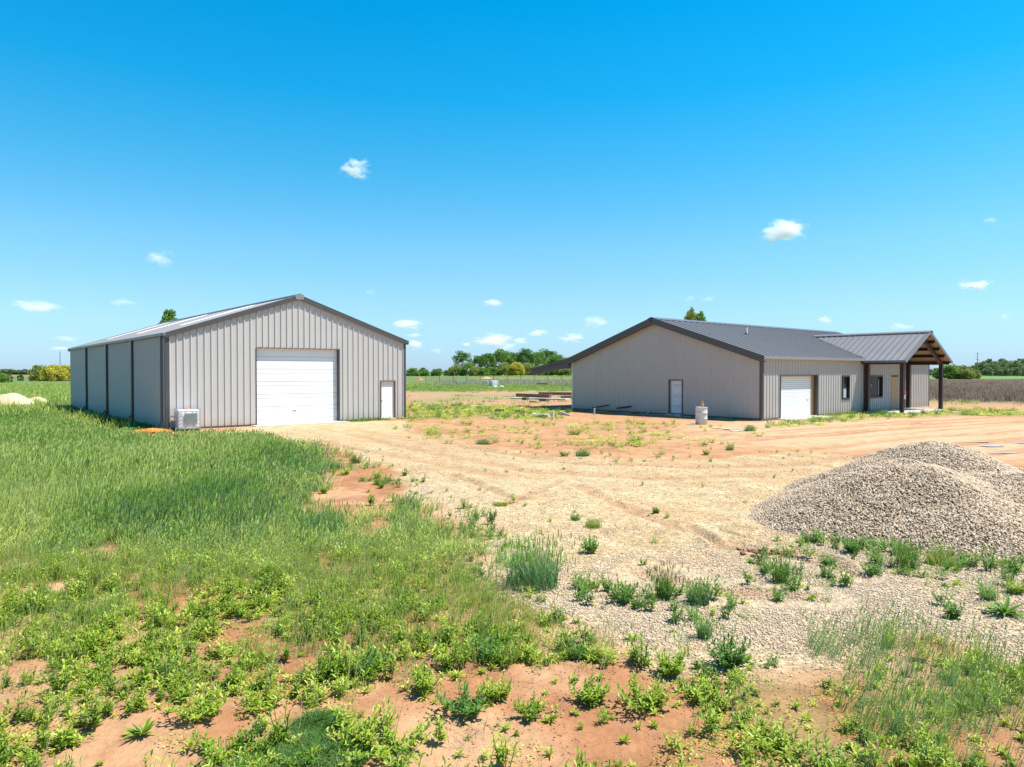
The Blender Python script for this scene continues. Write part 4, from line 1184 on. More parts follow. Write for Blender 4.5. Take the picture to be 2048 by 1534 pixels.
# keep the loose plants off the heap
PILE_C = np.array([9.2, 13.6])
def pile_h(x, y):
    """height of the gravel heap above the ground: overlapping cones at the angle of repose"""
    hs = []
    for cx, cy, h, s, rnd_ in ((7.05, 12.4, 1.10, .50, .5), (9.1, 15.0, 1.12, .50, .6), (8.8, 12.3, .80, .42, .8), (10.4, 13.2, .55, .38, .9), (6.3, 12.7, .42, .42, .4), (7.6, 11.3, .32, .34, .6)):
        dx, dy = x - cx, y - cy
        ang = np.arctan2(dy, dx); wv = 1 + .10 * np.sin(3 * ang + cx * 3) + .06 * np.sin(5 * ang + cy)
        d = np.sqrt((dx ** 2 + dy ** 2) * wv + rnd_ ** 2) - rnd_
        hs.append(h - s * d)
    k = 18.0
    H = np.log(np.sum([np.exp(k * q) for q in hs], 0)) / k
    H = H + (fbm(x, y, 1.2, 4, 31) - .5) * .16 + (fbm(x, y, 5, 3, 32) - .5) * .05
    return H

# ---- gravel heap with real stones
def jittered_stone(seed):
    rnd = random.Random(seed); V = []
    for x in (-1, 1):
        for y in (-1, 1):
            for z in (-1, 1): V.append((x * rnd.uniform(.55, 1), y * rnd.uniform(.5, .9), z * rnd.uniform(.35, .7)))
    Q = [(0, 1, 3, 2), (4, 6, 7, 5), (0, 4, 5, 1), (2, 3, 7, 6), (0, 2, 6, 4), (1, 5, 7, 3)]
    return np.array(V) * .5, np.array(Q), np.array([0.0] * 8)

def stones(name, xy, z, size, mat, seed, label, parent=None, kind='stuff', tlo=0, thi=1, flat=0.0):
    rs = np.random.RandomState(seed); n = len(xy)
    protos = [jittered_stone(s) for s in range(8)]; which = rs.randint(0, 8, n)
    VV, QQ, TT = [], [], []; base = 0
    for k, (V, Q, T) in enumerate(protos):
        idx = np.where(which == k)[0]; m_ = len(idx)
        if not m_: continue
        q = rs.randn(m_, 4); q[:, 1:3] *= (1 - flat); q /= np.linalg.norm(q, axis=1)[:, None]; a, b, c, d = q.T
        Rm = np.stack([1 - 2 * (c * c + d * d), 2 * (b * c - a * d), 2 * (b * d + a * c), 2 * (b * c + a * d), 1 - 2 * (b * b + d * d), 2 * (c * d - a * b),
                       2 * (b * d - a * c), 2 * (c * d + a * b), 1 - 2 * (b * b + c * c)], -1).reshape(-1, 3, 3)
        s = (size[0] + (size[1] - size[0]) * rs.rand(m_) ** 1.7)[:, None, None]
        P = np.einsum('nij,vj->nvi', Rm, V) * s
        P[:, :, 0] += xy[idx, 0][:, None]; P[:, :, 1] += xy[idx, 1][:, None]; P[:, :, 2] += z[idx][:, None]
        VV.append(P.reshape(-1, 3)); QQ.append((Q[None] + (base + np.arange(m_) * 8)[:, None, None]).reshape(-1, 4))
        TT.append(np.repeat(np.clip(rs.beta(2.2, 1.7, m_) * (thi - tlo) + tlo, 0, 1), 8)); base += 8 * m_
    me = raw_mesh(name, np.vstack(VV), np.vstack(QQ), mat, np.concatenate(TT))
    o = bpy.data.objects.new(name, me); COL.objects.link(o)
    if parent: o.parent = parent
    if label: o['label'] = label
    if kind: o['kind'] = kind
    return o

def gravel_heap():
    r = empty('gravel_heap', (0, 0, 0), 0, 'large double-humped heap of pale grey gravel at the right', 'gravel heap')
    xs = np.linspace(3.5, 16.5, 260); ys = np.linspace(8.5, 19.5, 220)
    X, Y = np.meshgrid(xs, ys, indexing='ij'); H = pile_h(X, Y); G = gz(X, Y)
    Z = np.where(H > -.02, G + H - .03, G - .08)
    V = np.stack([X, Y, Z], -1).reshape(-1, 3); ny = len(ys)
    i, j = np.meshgrid(np.arange(len(xs) - 1), np.arange(ny - 1), indexing='ij')
    keep = (H[:-1, :-1] > -.04)
    Q = np.stack([i * ny + j, (i + 1) * ny + j, (i + 1) * ny + j + 1, i * ny + j + 1], -1)[keep]
    me = raw_mesh('heap_core', V, Q, 'stone_core', smooth=True)
    o = bpy.data.objects.new('heap_core', me); COL.objects.link(o); o.parent = r
    rs = np.random.RandomState(5)
    n = 360000; x = rs.uniform(2.8, 16, n); y = rs.uniform(8.8, 17.2, n); h = pile_h(x, y)
    k = (h > -.025) & (x < y * .80 + .6)
    x, y, h = x[k], y[k], h[k]
    stones('loose_stones', np.stack([x, y], -1), gz(x, y) + h - .005, (.010, .043), 'heapstone', 6, None, r, 'stuff', 0, .95)
M['heapstone'] = stone_mat('heap stones', [(0.22, 0.15, 0.10), (0.47, 0.34, 0.22), (0.62, 0.47, 0.32), (0.72, 0.57, 0.41), (0.86, 0.73, 0.57)])
M['stone_core'] = simple('packed gravel', (0.36, 0.28, 0.20), .95, var=.4, scale=30, bump=1.0, bscale=45)
gravel_heap()

# ---- stones on the drive
def gravel_den(x, y):
    return Z_GRAVEL.m(x, y, .3, .5, 2) * (pile_h(x, y) < .02) * (1 - .6 * rut_mask(x, y)[1]) * (.35 + .65 * sstep(.35, .6, fbm(x, y, 1.1, 4, 41)))
xy = sample(lambda x, y: gravel_den(x, y) * (Z_WHITE.m(x, y, .8, .6, 5) * .8 + .2), (-2, 13), (4.2, 12), 2100, 51)
stones('gravel_stones', xy, gz(xy[:, 0], xy[:, 1]) + .004, (.008, .027), 'stone', 8, 'loose pale stones on the near gravel', None, 'stuff', .25, 1, .5)
xy = sample(lambda x, y: gravel_den(x, y) * (Z_WHITE.m(x, y, .8, .6, 5) * .6 + .4) * sstep(12, 11, x * 0 + 11.5), (-6, 18), (12, 26), 220, 52)
stones('gravel_stones', xy, gz(xy[:, 0], xy[:, 1]) + .003, (.015, .045), 'stone', 9, 'scattered pale stones on the farther gravel drive', None, 'stuff', .3, 1, .5)

# ---- tall grass
TG = [grass_proto(s, 15, .54, .0115, .10, .40, .4) for s in range(8)]
def tall_den(x, y):
    d = Z_TALL.m(x, y, .45, 1.5, 6)
    hole = sstep(.57, .68, fbm(x, y, 1.0, 4, 61)) * (.35 + .65 * sstep(16, 12, y))
    return d * (1 - hole * .85)
def tall_h(xy, lo=.55):
    x, y = xy[:, 0], xy[:, 1]
    edge = sstep(-.2, 1.6, Z_TALL.sd(x, y)); front = sstep(9.0, 12.0, y)
    return (lo + (1 - lo) * edge) * (.50 + .5 * front) * (.7 + .6 * fbm(x, y, .5, 3, 62))
def tall_tint(xy, seed):
    rs = np.random.RandomState(seed); x, y = xy[:, 0], xy[:, 1]
    yel = sstep(-.5, -4, x + 4.5) * sstep(26, 12, y) * .40 + sstep(11.5, 9, y) * .28
    return np.clip((fbm(x, y, .30, 4, 63) - .5) * 1.7 + .24 + yel + rs.uniform(-.27, .27, len(x)) + (fbm(x, y, 2.2, 3, 97) - .5) * .5, 0, .85)
xy = sample(tall_den, (-14, 1), (8, 15), 85, 71)
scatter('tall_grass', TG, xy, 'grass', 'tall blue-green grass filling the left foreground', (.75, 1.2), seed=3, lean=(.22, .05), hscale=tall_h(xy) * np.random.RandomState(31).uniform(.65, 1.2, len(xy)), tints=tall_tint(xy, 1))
TG2 = [grass_proto(s + 20, 14, .56, .019, .15, .40, .3, 2) for s in range(8)]
xy = sample(tall_den, (-30, 0), (15, 36), 34, 72)
scatter('tall_grass', TG2, xy, 'grass', 'tall grass running up to the shed wall', (.8, 1.25), seed=4, lean=(.22, .05), hscale=tall_h(xy), tints=tall_tint(xy, 2))
# far left field
TG3 = [grass_proto(s + 40, 14, .5, .05, .4, .4, 0, 2) for s in range(4)]
def leftfield(x, y):
    a, b = local(x, y, SHED_O)
    return ((a < -1.0) | (b > SL + 1)) * (x < -16) * sstep(30, 34, y) * (.5 + .5 * sstep(.35, .6, fbm(x, y, .08, 4, 65)))
xy = sample(leftfield, (-110, -16), (30, 150), 1.6, 73)
scatter('field_grass', TG3, xy, 'yellowgrass', 'rough grass of the field left of the shed', (.8, 1.4), (.0, .45), 5)

# ---- yellowish thin grass between tall grass and bare soil
YG = [grass_proto(s + 60, 9, .26, .0055, .08, .5, .2) for s in range(5)]
def thin_den(x, y):
    z = Z_LOWER.m(x, y, .5, .6, 7) + Z_TALL.m(x, y, .5, .5, 6) * .5
    return np.clip(z, 0, 1) * (1 - bare(x, y)) * (.12 + .88 * sstep(5.5, 8.5, y)) * sstep(.30, .55, fbm(x, y, .9, 4, 66)) * (1 - Z_GRAVEL.m(x, y, .2, .2, 2))
xy = sample(thin_den, (-9, 6), (4.0, 11.5), 190, 74)
scatter('thin_grass', YG, xy, 'yellowgrass', 'thin yellow-green grass over the red soil', (.6, 1.2), (.0, .5), 6, (.15, .02))
xy = sample(lambda x, y: Z_RIGHTGRASS.m(x, y, .2, .3, 9) * sstep(.3, .5, fbm(x, y, 1.3, 3, 67)), (1.5, 7), (3.9, 8.5), 85, 75)
scatter('tall_grass', [grass_proto(s + 80, 10, .40, .0055, .06, .55, .5) for s in range(5)], xy, 'grass', 'tall loose grass in the right foreground corner', (.6, 1.15), (.12, .55), 7, (.30, .02))

# ---- leafy weeds of the foreground (uncountable mass; the clumps that stand alone follow as things)
WP = [weed_proto(s, 4 + s % 4, .11 + .03 * (s % 4), .06 + .01 * (s % 3), 9, .062 + .006 * (s % 3), .019) for s in range(12)]
RP = [rosette_proto(s, 15, .10, .018, .8) for s in range(6)]
CP = [cover_proto(s) for s in range(5)]
Z_BL = Zone([(-100, 1300), (60, 1290), (300, 1280), (560, 1340), (500, 1385), (400, 1405), (260, 1440), (170, 1500), (60, 1580), (-100, 1580), (-40, 1440)], .2)
def weed_den(x, y):
    z = Z_LOWER.m(x, y, .3, .4, 7) * (1 - bare(x, y)) * (1 - Z_GRAVEL.m(x, y, .15, .2, 2))
    cl = np.maximum(sstep(.42, .54, fbm(x, y, 1.7, 4, 68)), .85 * Z_BL.m(x, y, .2, .3, 125))
    return z * (.08 + .92 * cl)
xy = sample(weed_den, (-7.5, 6.5), (3.9, 10.5), 62, 76)
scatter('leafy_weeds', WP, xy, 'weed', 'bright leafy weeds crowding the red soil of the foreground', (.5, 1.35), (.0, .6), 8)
xy = sample(lambda x, y: weed_den(x, y) * .9 + .05 * (1 - Z_GRAVEL.m(x, y)), (-7.5, 6.5), (3.9, 10), 60, 77)
scatter('leafy_weeds', RP, xy, 'weed', 'low spiky rosettes among the foreground weeds', (.5, 1.1), (.2, .75), 9)
xy = sample(lambda x, y: Z_LOWER.m(x, y, .3, .4, 7) * (1 - bare(x, y) * .97) * sstep(.42, .54, fbm(x, y, 1.3, 4, 69)) * (1 - Z_GRAVEL.m(x, y, .1, .1, 2)), (-9, 6.5), (3.9, 10.5), 48, 78)
scatter('ground_cover', CP, xy, 'weed', 'small-leaved green cover creeping over the soil', (.5, 1.1), (.1, .75), 10)
DP = [grass_proto(s + 100, 12, .09, .004, .10, 1.2, 0, 2) for s in range(4)]
xy = sample(lambda x, y: Z_LOWER.m(x, y, .3, .4, 7) * (.18 + .8 * sstep(.5, .62, fbm(x, y, 1.4, 4, 70))) * (1 - bare(x, y) * .85), (-8, 7), (4.0, 10.5), 60, 79)
scatter('dry_thatch', DP, xy, 'dry', 'dry dead thatch lying between the weeds', (.6, 1.3), (.1, .8), 11)
xy = sample(lambda x, y: bare(x, y) * sstep(.40, .55, fbm(x, y, 1.9, 4, 120)), (-7, 6), (3.9, 8), 16, 121)
scatter('leafy_weeds', RP + WP[:3], xy, 'weed', 'few small weeds on the bare soil patches', (.35, .95), (.1, .6), 27)
xy = sample(lambda x, y: (1 - Z_GRAVEL.m(x, y)) * sstep(.5, .62, fbm(x, y, 1.5, 4, 122)), (-9, 9), (3.9, 12), 16, 123)
scatter('dry_litter', [grass_proto(s + 260, 7, .10, .004, .12, 2.2, 0, 2) for s in range(5)], xy, 'dry', 'dead grass litter lying flat on the soil', (.6, 1.6), (.0, .5), 28, hscale=np.full(len(xy), .35))
# sparse greens elsewhere
def sparse(x, y):
    g_ = Z_GRAVEL.m(x, y, .2, .3, 2)
    edge = np.exp(-(Z_GRAVEL.sd(x, y) / 1.2) ** 2)
    return np.clip(.02 + .30 * edge * sstep(.48, .60, fbm(x, y, .8, 4, 80)), 0, 1) * (pile_h(x, y) < -.02) * (1 - Z_TALL.m(x, y)) * (y < 24)
xy = sample(sparse, (-7, 16), (5.5, 24), 9, 81)
scatter('gravel_weeds', WP + RP, xy, 'weed', 'scattered small weeds along the gravel edges', (.45, 1.1), (.1, .5), 12)
def moundfoot(x, y):
    h = pile_h(x, y); return np.exp(-((h + .12) / .13) ** 2) * (y < 12.3) * (x > 4.9) * sstep(.44, .56, fbm(x, y, 1.5, 4, 82))
xy = sample(moundfoot, (4, 12), (8, 13), 26, 83)
scatter('leafy_weeds', WP, xy, 'darkweed', 'green weeds along the foot of the gravel heap', (.5, 1.6), (.1, .8), 13)
xy = sample(moundfoot, (4, 12), (8, 13), 8, 84)
scatter('heap_grass', [grass_proto(s + 120, 14, .30, .006, .07, .5, .3) for s in range(4)], xy, 'grass', 'grass tufts along the foot of the gravel heap', (.6, 1.2), (.15, .6), 14)
Z_GW = [Zone([(1500, 1150), (1600, 1068), (1760, 1112), (1900, 1130), (2100, 1118), (2100, 1185), (1900, 1195), (1700, 1180), (1560, 1195)], .3),
        Zone([(1190, 1180), (1330, 1165), (1480, 1190), (1470, 1240), (1330, 1245), (1200, 1225)], .3),
        Zone([(1900, 1180), (2100, 1175), (2100, 1290), (1960, 1275)], .3), Zone([(930, 1010), (1010, 1060), (1000, 1180), (920, 1130), (900, 1040)], .3),
        Zone([(640, 925), (760, 915), (830, 955), (800, 985), (700, 955)], .3), Zone([(1180, 1300), (1330, 1330), (1560, 1340), (1560, 1365), (1330, 1365), (1190, 1330)], .2)]
def gw_den(x, y): return np.max([z.m(x, y, .35, .35, 98) for z in Z_GW], 0) * sstep(.40, .54, fbm(x, y, 1.6, 4, 99)) * (pile_h(x, y) < .06)
xy = sample(gw_den, (-5, 13), (6, 17), 20, 101)
scatter('gravel_weeds', WP, xy, 'darkweed', 'loose patches of leafy weeds on the gravel', (.6, 1.5), (.1, .8), 21)
xy = sample(gw_den, (-5, 13), (6, 17), 26, 102)
scatter('gravel_weeds', RP + CP, xy, 'weed', 'small flat weeds and cover on the gravel', (.5, 1.2), (.0, .6), 22)
xy = sample(gw_den, (-5, 13), (6, 17), 7, 103)
scatter('gravel_grass', [grass_proto(s + 220, 16, .28, .006, .06, .6, .4) for s in range(5)], xy, 'grass', 'thin grass wisps among the weeds on the gravel', (.5, 1.4), (.1, .6), 23)
xy = sample(lambda x, y: Z_TALL.m(x, y, .6, .8, 6) * .8 + Z_LOWER.m(x, y) * .12 + Z_RIGHTGRASS.m(x, y) * .6, (-14, 7), (4.2, 24), 5, 104)
scatter('seed_stalks', [grass_proto(s + 240, 5, .72, .006, .05, .30, 1.0, 4) for s in range(6)], xy, 'yellowgrass', 'taller pale stalks with seed heads over the grass', (.6, 1.05), (.35, .85), 24, (.25, .03))
# crumbs of soil
xy = sample(lambda x, y: (1 - Z_GRAVEL.m(x, y, .3, .4, 2)) * sstep(.35, .6, fbm(x, y, 2.2, 3, 105)) * sstep(14, 9, y), (-9, 9), (3.9, 14), 420, 106)
stones('soil_crumbs', xy, gz(xy[:, 0], xy[:, 1]) + .001, (.004, .020), 'crumb', 10, 'crumbs of red soil on the bare ground', None, 'stuff')
# mid-distance weeds
MW = [cover_proto(s + 30, 26, .28, .09, .05, .13) for s in range(5)]
def mid_den(x, y):
    z = np.max([Z_MIDWEED.m(x, y, 1.2, 1.2, 13) * .9, Z_PATCHY.m(x, y, 2, 2, 13) * .12, Z_PORCHGRASS.m(x, y, .6, .6, 13) * .95], 0)
    return z * sstep(.42, .56, fbm(x, y, .8, 4, 14)) + z * .06
xy = sample(mid_den, (-8, 42), (22, 62), 9, 85)
scatter('yard_weeds', MW, xy, 'weed', 'low weeds scattered over the yard between shed and house', (.5, 1.2), (.3, .9), 15)
Z_YARD = Zone([(770, 845), (1000, 846), (1330, 846), (1500, 855), (1560, 880), (1480, 905), (1300, 915), (1050, 900), (900, 885), (800, 868)], 1.5)
YW = [weed_proto(s + 50, 6, .26, .20, 9, .10, .045, .5) for s in range(6)]
xy = sample(lambda x, y: Z_YARD.m(x, y, 1, 1, 110) * (.05 + .95 * sstep(.46, .58, fbm(x, y, .45, 4, 111))), (-8, 22), (20, 42), 1.6, 112)
scatter('yard_weeds', YW, xy, 'weed', 'single small weeds dotted over the red dirt before the house', (.4, 1.3), (.0, .6), 25)
xy = sample(lambda x, y: Z_MIDWEED.m(x, y, 1.5, 1.5, 113) + .8 * Z_PORCHGRASS.m(x, y, .6, .6, 13), (-8, 42), (22, 62), 1.6, 114)
scatter('yard_weeds', YW, xy, 'darkweed', 'bigger weeds standing in the green strip of the yard', (.5, 1.5), (.1, .9), 26)
def wallfoot(x, y):
    a, b = local(x, y, SHED_O); s1 = ((b < .0) & (b > -.5) & (a > 8.6) & (a < 13)) * 1.0 + ((a < 0) & (a > -1.6) & (b > -.5) & (b < SL)) * .8
    a, b = local(x, y, HOUSE_O); s2 = ((b < 0) & (b > -.5) & (a > 6.2) & (a < 12)) * .5
    s3 = ((a < 0) & (a > -.5) & (b > 0) & (b < HW)) * .12
    return np.clip(s1 + s2 + s3, 0, 1) * sstep(.35, .5, fbm(x, y, 1.4, 3, 86))
xy = sample(wallfoot, (-36, 32), (28, 58), 22, 87)
scatter('wall_weeds', MW, xy, 'darkweed', 'dark weeds growing along the building footings', (.5, 1.3), (.2, .9), 16)
xy = sample(lambda x, y: Z_TALL.m(x, y, .8, .8, 6) * (y > 22), (-24, -4), (22, 34), 4, 88)
scatter('yard_weeds', MW, xy, 'weed', 'leafy plants mixed into the grass before the shed', (.8, 1.6), (.2, .8), 17)
# distance
BW = [grass_proto(s + 140, 16, .70, .05, .6, .35, 0, 2) for s in range(5)]
def brown_den(x, y): return Z_BROWN.m(x, y, 5, 3, 11)
BH = None
xy = sample(brown_den, (36, 220), (58, 262), 1.0, 89)
k = np.random.RandomState(3).rand(len(xy)) < np.clip(90 / xy[:, 1], .25, 1)
scatter('dead_weeds', BW, xy[k], 'brownweed', 'standing dead brown weeds in the field right of the house', (.7, 1.2), (.0, .8), 18, hscale=np.interp(xy[k][:, 1], [60, 120, 260], [1.1, .8, .35]))
GW = [grass_proto(s + 160, 14, 1.0, .06, .6, .35, 0, 2) for s in range(5)]
def grey_den(x, y): return sstep(122, 132, y + (fbm(x, y, .06, 3, 90) - .5) * 20) * sstep(220, 200, y) * (.35 + .65 * sstep(.4, .6, fbm(x, y, .05, 3, 91))) * sstep(-22, -8, x + (fbm(x, y, .1, 3, 92) - .5) * 10)
xy = sample(grey_den, (-30, 60), (110, 225), .8, 93)
scatter('dead_weeds', GW, xy, 'greyweed', 'grey dead weeds standing beyond the field between the buildings', (.6, 1.1), (.0, .8), 19)
def strip_den(x, y): return sstep(88, 96, y) * sstep(150, 130, y) * .9 + .18 * sstep(52, 60, y) * sstep(.5, .6, fbm(x, y, .12, 3, 94))
xy = sample(strip_den, (-30, 40), (52, 150), 1.2, 95)
scatter('field_grass', [grass_proto(s + 180, 14, .42, .05, .5, .5, 0, 2) for s in range(4)], xy, 'yellowgrass', 'green grass strip beyond the red field', (.6, 1.1), (.0, .6), 20)

# ------------------------------------------------------------------ plants that stand alone
def me_of(name, proto, mat): return raw_mesh(name, *proto[:2], mat, np.clip(proto[2] + .3, 0, 1))
def merge(*ps):
    V, Q, T = [], [], []; o = 0
    for (v, q, t_), off in ps:
        V.append(v + np.array(off)); Q.append(q + o); T.append(t_); o += len(v)
    return np.vstack(V), np.vstack(Q), np.concatenate(T)
def mat_proto(seed, w, h):
    rnd = random.Random(seed); parts = []
    for k in range(6):
        a = k * 1.05 + rnd.random() * .5; q = w * rnd.uniform(.1, .34)
        parts.append((grass_proto(seed + k, int(1500 * w), h * rnd.uniform(.7, 1.1), 
                      .009, w * rnd.uniform(.17, .3), 1.0, 0), (q * cos(a), q * sin(a) * .9, 0)))
    return merge(*parts)
def plant(px, py, kind, h, label, mat=None, w=None, seed=None):
    """py = foot of the plant in the photo; h metres tall"""
    g = gp(px, py); seed = int(px * 7 + py) if seed is None else seed; rnd = random.Random(seed)
    if kind == 'bush': pr = weed_proto(seed, 15 + int((w or h) * 30), h, (w or h) * .5, 12, h * .22 + .035, h * .06 + .012, .95); mt = mat or 'weed'; nm = 'weed_clump'; cat = 'weed'
    elif kind == 'spike': pr = weed_proto(seed, 3, h, h * .22, 16, .07, .028, .6); mt = mat or 'weed'; nm = 'upright_weed'; cat = 'weed'
    elif kind == 'rosette': pr = rosette_proto(seed, 34, h * 1.5, h * .2, .6); mt = mat or 'weed'; nm = 'weed_rosette'; cat = 'weed'
    elif kind == 'grass': pr = grass_proto(seed, int(90 + 620 * (w or h)), h, .0085, (w or h) * .42, .60, .4); mt = mat or 'grass'; nm = 'grass_clump'; cat = 'grass clump'
    elif kind == 'mix':
        pr = merge((grass_proto(seed, int(90 + 150 * (w or h)), h, .007, (w or h) * .25, .5, .5), (0, 0, 0)), (weed_proto(seed + 1, 12, h * .5, (w or h) * .55, 10, .06, .022), (.06, 0, 0)))
        mt = mat or 'darkweed'; nm = 'weed_clump'; cat = 'weed'
    elif kind == 'mat': pr = mat_proto(seed, w or .5, h); mt = mat or 'mat_dark'; nm = 'grass_mat'; cat = 'grass mat'
    me = raw_mesh(nm, pr[0], pr[1], mt, np.clip(pr[2] + (rnd.uniform(.05, .2) if kind == 'grass' else rnd.uniform(.2, .45)), 0, 1))
    o = bpy.data.objects.new(nm, me); COL.objects.link(o); o.location = tuple(g); tag(o, label, cat)
    return o
PLANTS = [
 (1181, 1103, 'bush', .25, 'dark compact bushy weed alone in the middle of the near gravel', 'darkweed', .24),
 (1066, 1172, 'grass', .62, 'largest clump of tall grass, standing on the gravel edge', None, .78),
 (1247, 1200, 'bush', .24, 'wide dark leafy weed on the gravel right of the big grass clump', 'darkweed', .42),
 (1325, 1192, 'mix', .42, 'grass and leaves growing together right of the wide dark weed', None, .34),
 (1398, 1205, 'grass', .30, 'thin feathery grass tuft right of the mixed clump', None, .26),
 (1455, 1338, 'bush', .28, 'tall dark weed with a curved top at the lower gravel edge', 'darkweed', .34),
 (1452, 1318, 'spike', .40, 'curved leafy stem rising from the dark weed', 'darkweed', None),
 (1560, 1160, 'mix', .40, 'grass clump with broad leaves before the gravel heap', None, .36),
 (2010, 1230, 'rosette', .20, 'spreading bright rosette at the right edge on the gravel', 'darkweed', None),
 (1907, 1238, 'bush', .17, 'small weed on white gravel left of the spreading rosette', 'darkweed', .16),
 (1187, 1050, 'grass', .16, 'pale low grass tuft right of a smaller one on the drive', 'yellowgrass', .34),
 (1151, 1038, 'grass', .13, 'small pale grass tuft on the middle of the drive', 'grass', .2),
 (1312, 1026, 'bush', .12, 'tiny dark weed alone on the drive before the heap', 'darkweed', .12),
 (1000, 1010, 'grass', .08, 'flat green tuft across a tyre track on the drive', 'yellowgrass', .35),
 (848, 1385, 'bush', .20, 'round leafy weed alone in the bare red soil, left of centre', 'weed', .26),
 (1180, 1405, 'bush', .18, 'round leafy weed in bare soil below the gravel edge', 'weed', .30),
 (1340, 1350, 'bush', .22, 'leafy weed with long stems where soil meets gravel', 'weed', .28),
 (875, 1488, 'spike', .24, 'single upright broad-leaved weed low in the bare soil', 'weed', None),
 (930, 1425, 'bush', .20, 'wide weed clump in the middle of the bare soil', 'darkweed', .40),
 (990, 1400, 'bush', .17, 'fine-leaved clump touching the wide one on its right', 'weed', .30),
 (1060, 1440, 'bush', .13, 'low weed right of the wide soil clump', 'weed', .22),
 (712, 926, 'bush', .28, 'large weed clump at the gravel edge before the shed', 'darkweed', .50),
 (755, 955, 'bush', .20, 'weed on red soil right below the large clump', 'weed', .25),
 (690, 948, 'bush', .18, 'weed between the tall grass and the red soil patch', 'weed', .30),
 (648, 985, 'bush', .20, 'weed standing in the red soil patch beside tall grass', 'weed', .2),
 (742, 1010, 'bush', .18, 'weed near the right tip of the red soil patch', 'weed', .14),
 (762, 975, 'bush', .14, 'small weed in the upper red soil patch', 'weed', .12),
 (810, 950, 'bush', .12, 'small weed where red soil patch meets gravel', 'weed', .14),
 (645, 1072, 'grass', .55, 'tall dark grass fringe left of the red soil patch', None, .9),
 (815, 1030, 'grass', .42, 'grass clump at the corner of red soil patch and gravel', None, .5),
 (965, 888, 'grass', .22, 'green tuft on the red dirt beyond the drive, left one', None, .6),
 (1165, 912, 'grass', .26, 'green tuft on the red dirt beyond the drive, middle one', None, .5),
 (1128, 913, 'bush', .16, 'dark weed left of the middle tuft beyond the drive', 'darkweed', .35),
 (1412, 910, 'bush', .16, 'small green weed on red dirt below the barrel', 'weed', .25),
 (1460, 902, 'grass', .16, 'thin green weed on red dirt right of the barrel', None, .3),
 (1500, 862, 'grass', .30, 'grass tuft on dirt before the house corner', None, .6),
 (1148, 868, 'bush', .25, 'pale green weed in the yard before the pipe stubs', 'weed', .7),
 (1270, 884, 'bush', .25, 'weed patch in the yard before the wrapped door', 'weed', .6),
 (1135, 826, 'bush', .3, 'dark weed behind the broken culvert', 'darkweed', .6),
 (1620, 1082, 'bush', .14, 'leafy weed at the left foot of the gravel heap', 'darkweed', .30),
 (1655, 1130, 'bush', .15, 'leafy weed on gravel before the left foot of the heap', 'darkweed', .22),
 (1705, 1105, 'bush', .20, 'leafy weed touching the front foot of the heap', 'darkweed', .28),
 (1745, 1150, 'bush', .16, 'weed in front of the heap, left of a grassy one', 'darkweed', .30),
 (1815, 1138, 'mix', .42, 'tall grassy weed in front of the gravel heap', None, .45),
 (1880, 1128, 'grass', .25, 'yellow-green tuft in front of the gravel heap', 'yellowgrass', .4),
 (1408, 1275, 'grass', .26, 'wispy grass tuft on the near gravel left of dark weed', None, .14),
 (1265, 1278, 'rosette', .08, 'small rosette on the gravel above bare soil', 'weed', None),
 (1180, 1308, 'rosette', .09, 'small rosette at the gravel tip above bare soil', 'weed', None),
 (2030, 1190, 'bush', .15, 'weed at the right frame edge above the rosette', 'weed', .25),
 (1690, 1160, 'rosette', .10, 'low rosette on gravel before the heap', 'weed', None),
 (600, 1520, 'mat', .09, 'fine dark green grass mat at the bottom edge', None, .85),
 (640, 1450, 'mat', .09, 'upper lobe of the fine dark green grass mat', None, .45),
 (218, 1225, 'mat', .07, 'small round bright grass mat in the left foreground', None, .42),
 (780, 1500, 'bush', .20, 'wide leafy clump right of the dark grass mat', 'weed', .75),
 (720, 1470, 'bush', .16, 'fine-leaved upper part of the clump beside the mat', 'weed', .5),
 (285, 1475, 'rosette', .11, 'spidery grass rosette on the bare soil, lower left', 'weed', None),
 (400, 1440, 'bush', .20, 'leafy clump reaching into the bare soil, lower left', 'weed', .40),
 (735, 1345, 'bush', .20, 'dark leafy clump among weeds left of the bare soil', 'darkweed', .40),
 (975, 1325, 'bush', .22, 'full green clump at the top edge of the bare soil', 'darkweed', .36),
 (1420, 1380, 'bush', .14, 'leafy weed below the curved dark weed', 'weed', .2),
 (1560, 1500, 'bush', .18, 'bright leafy clump at the bottom, right of centre', 'weed', .5),
 (1290, 1420, 'bush', .2, 'wide leafy clump right of the bare soil', 'weed', .45),
 (520, 1420, 'bush', .16, 'pale clump on the upper edge of the lower left soil', 'weed', .35),
]
for q in PLANTS: plant(*q)

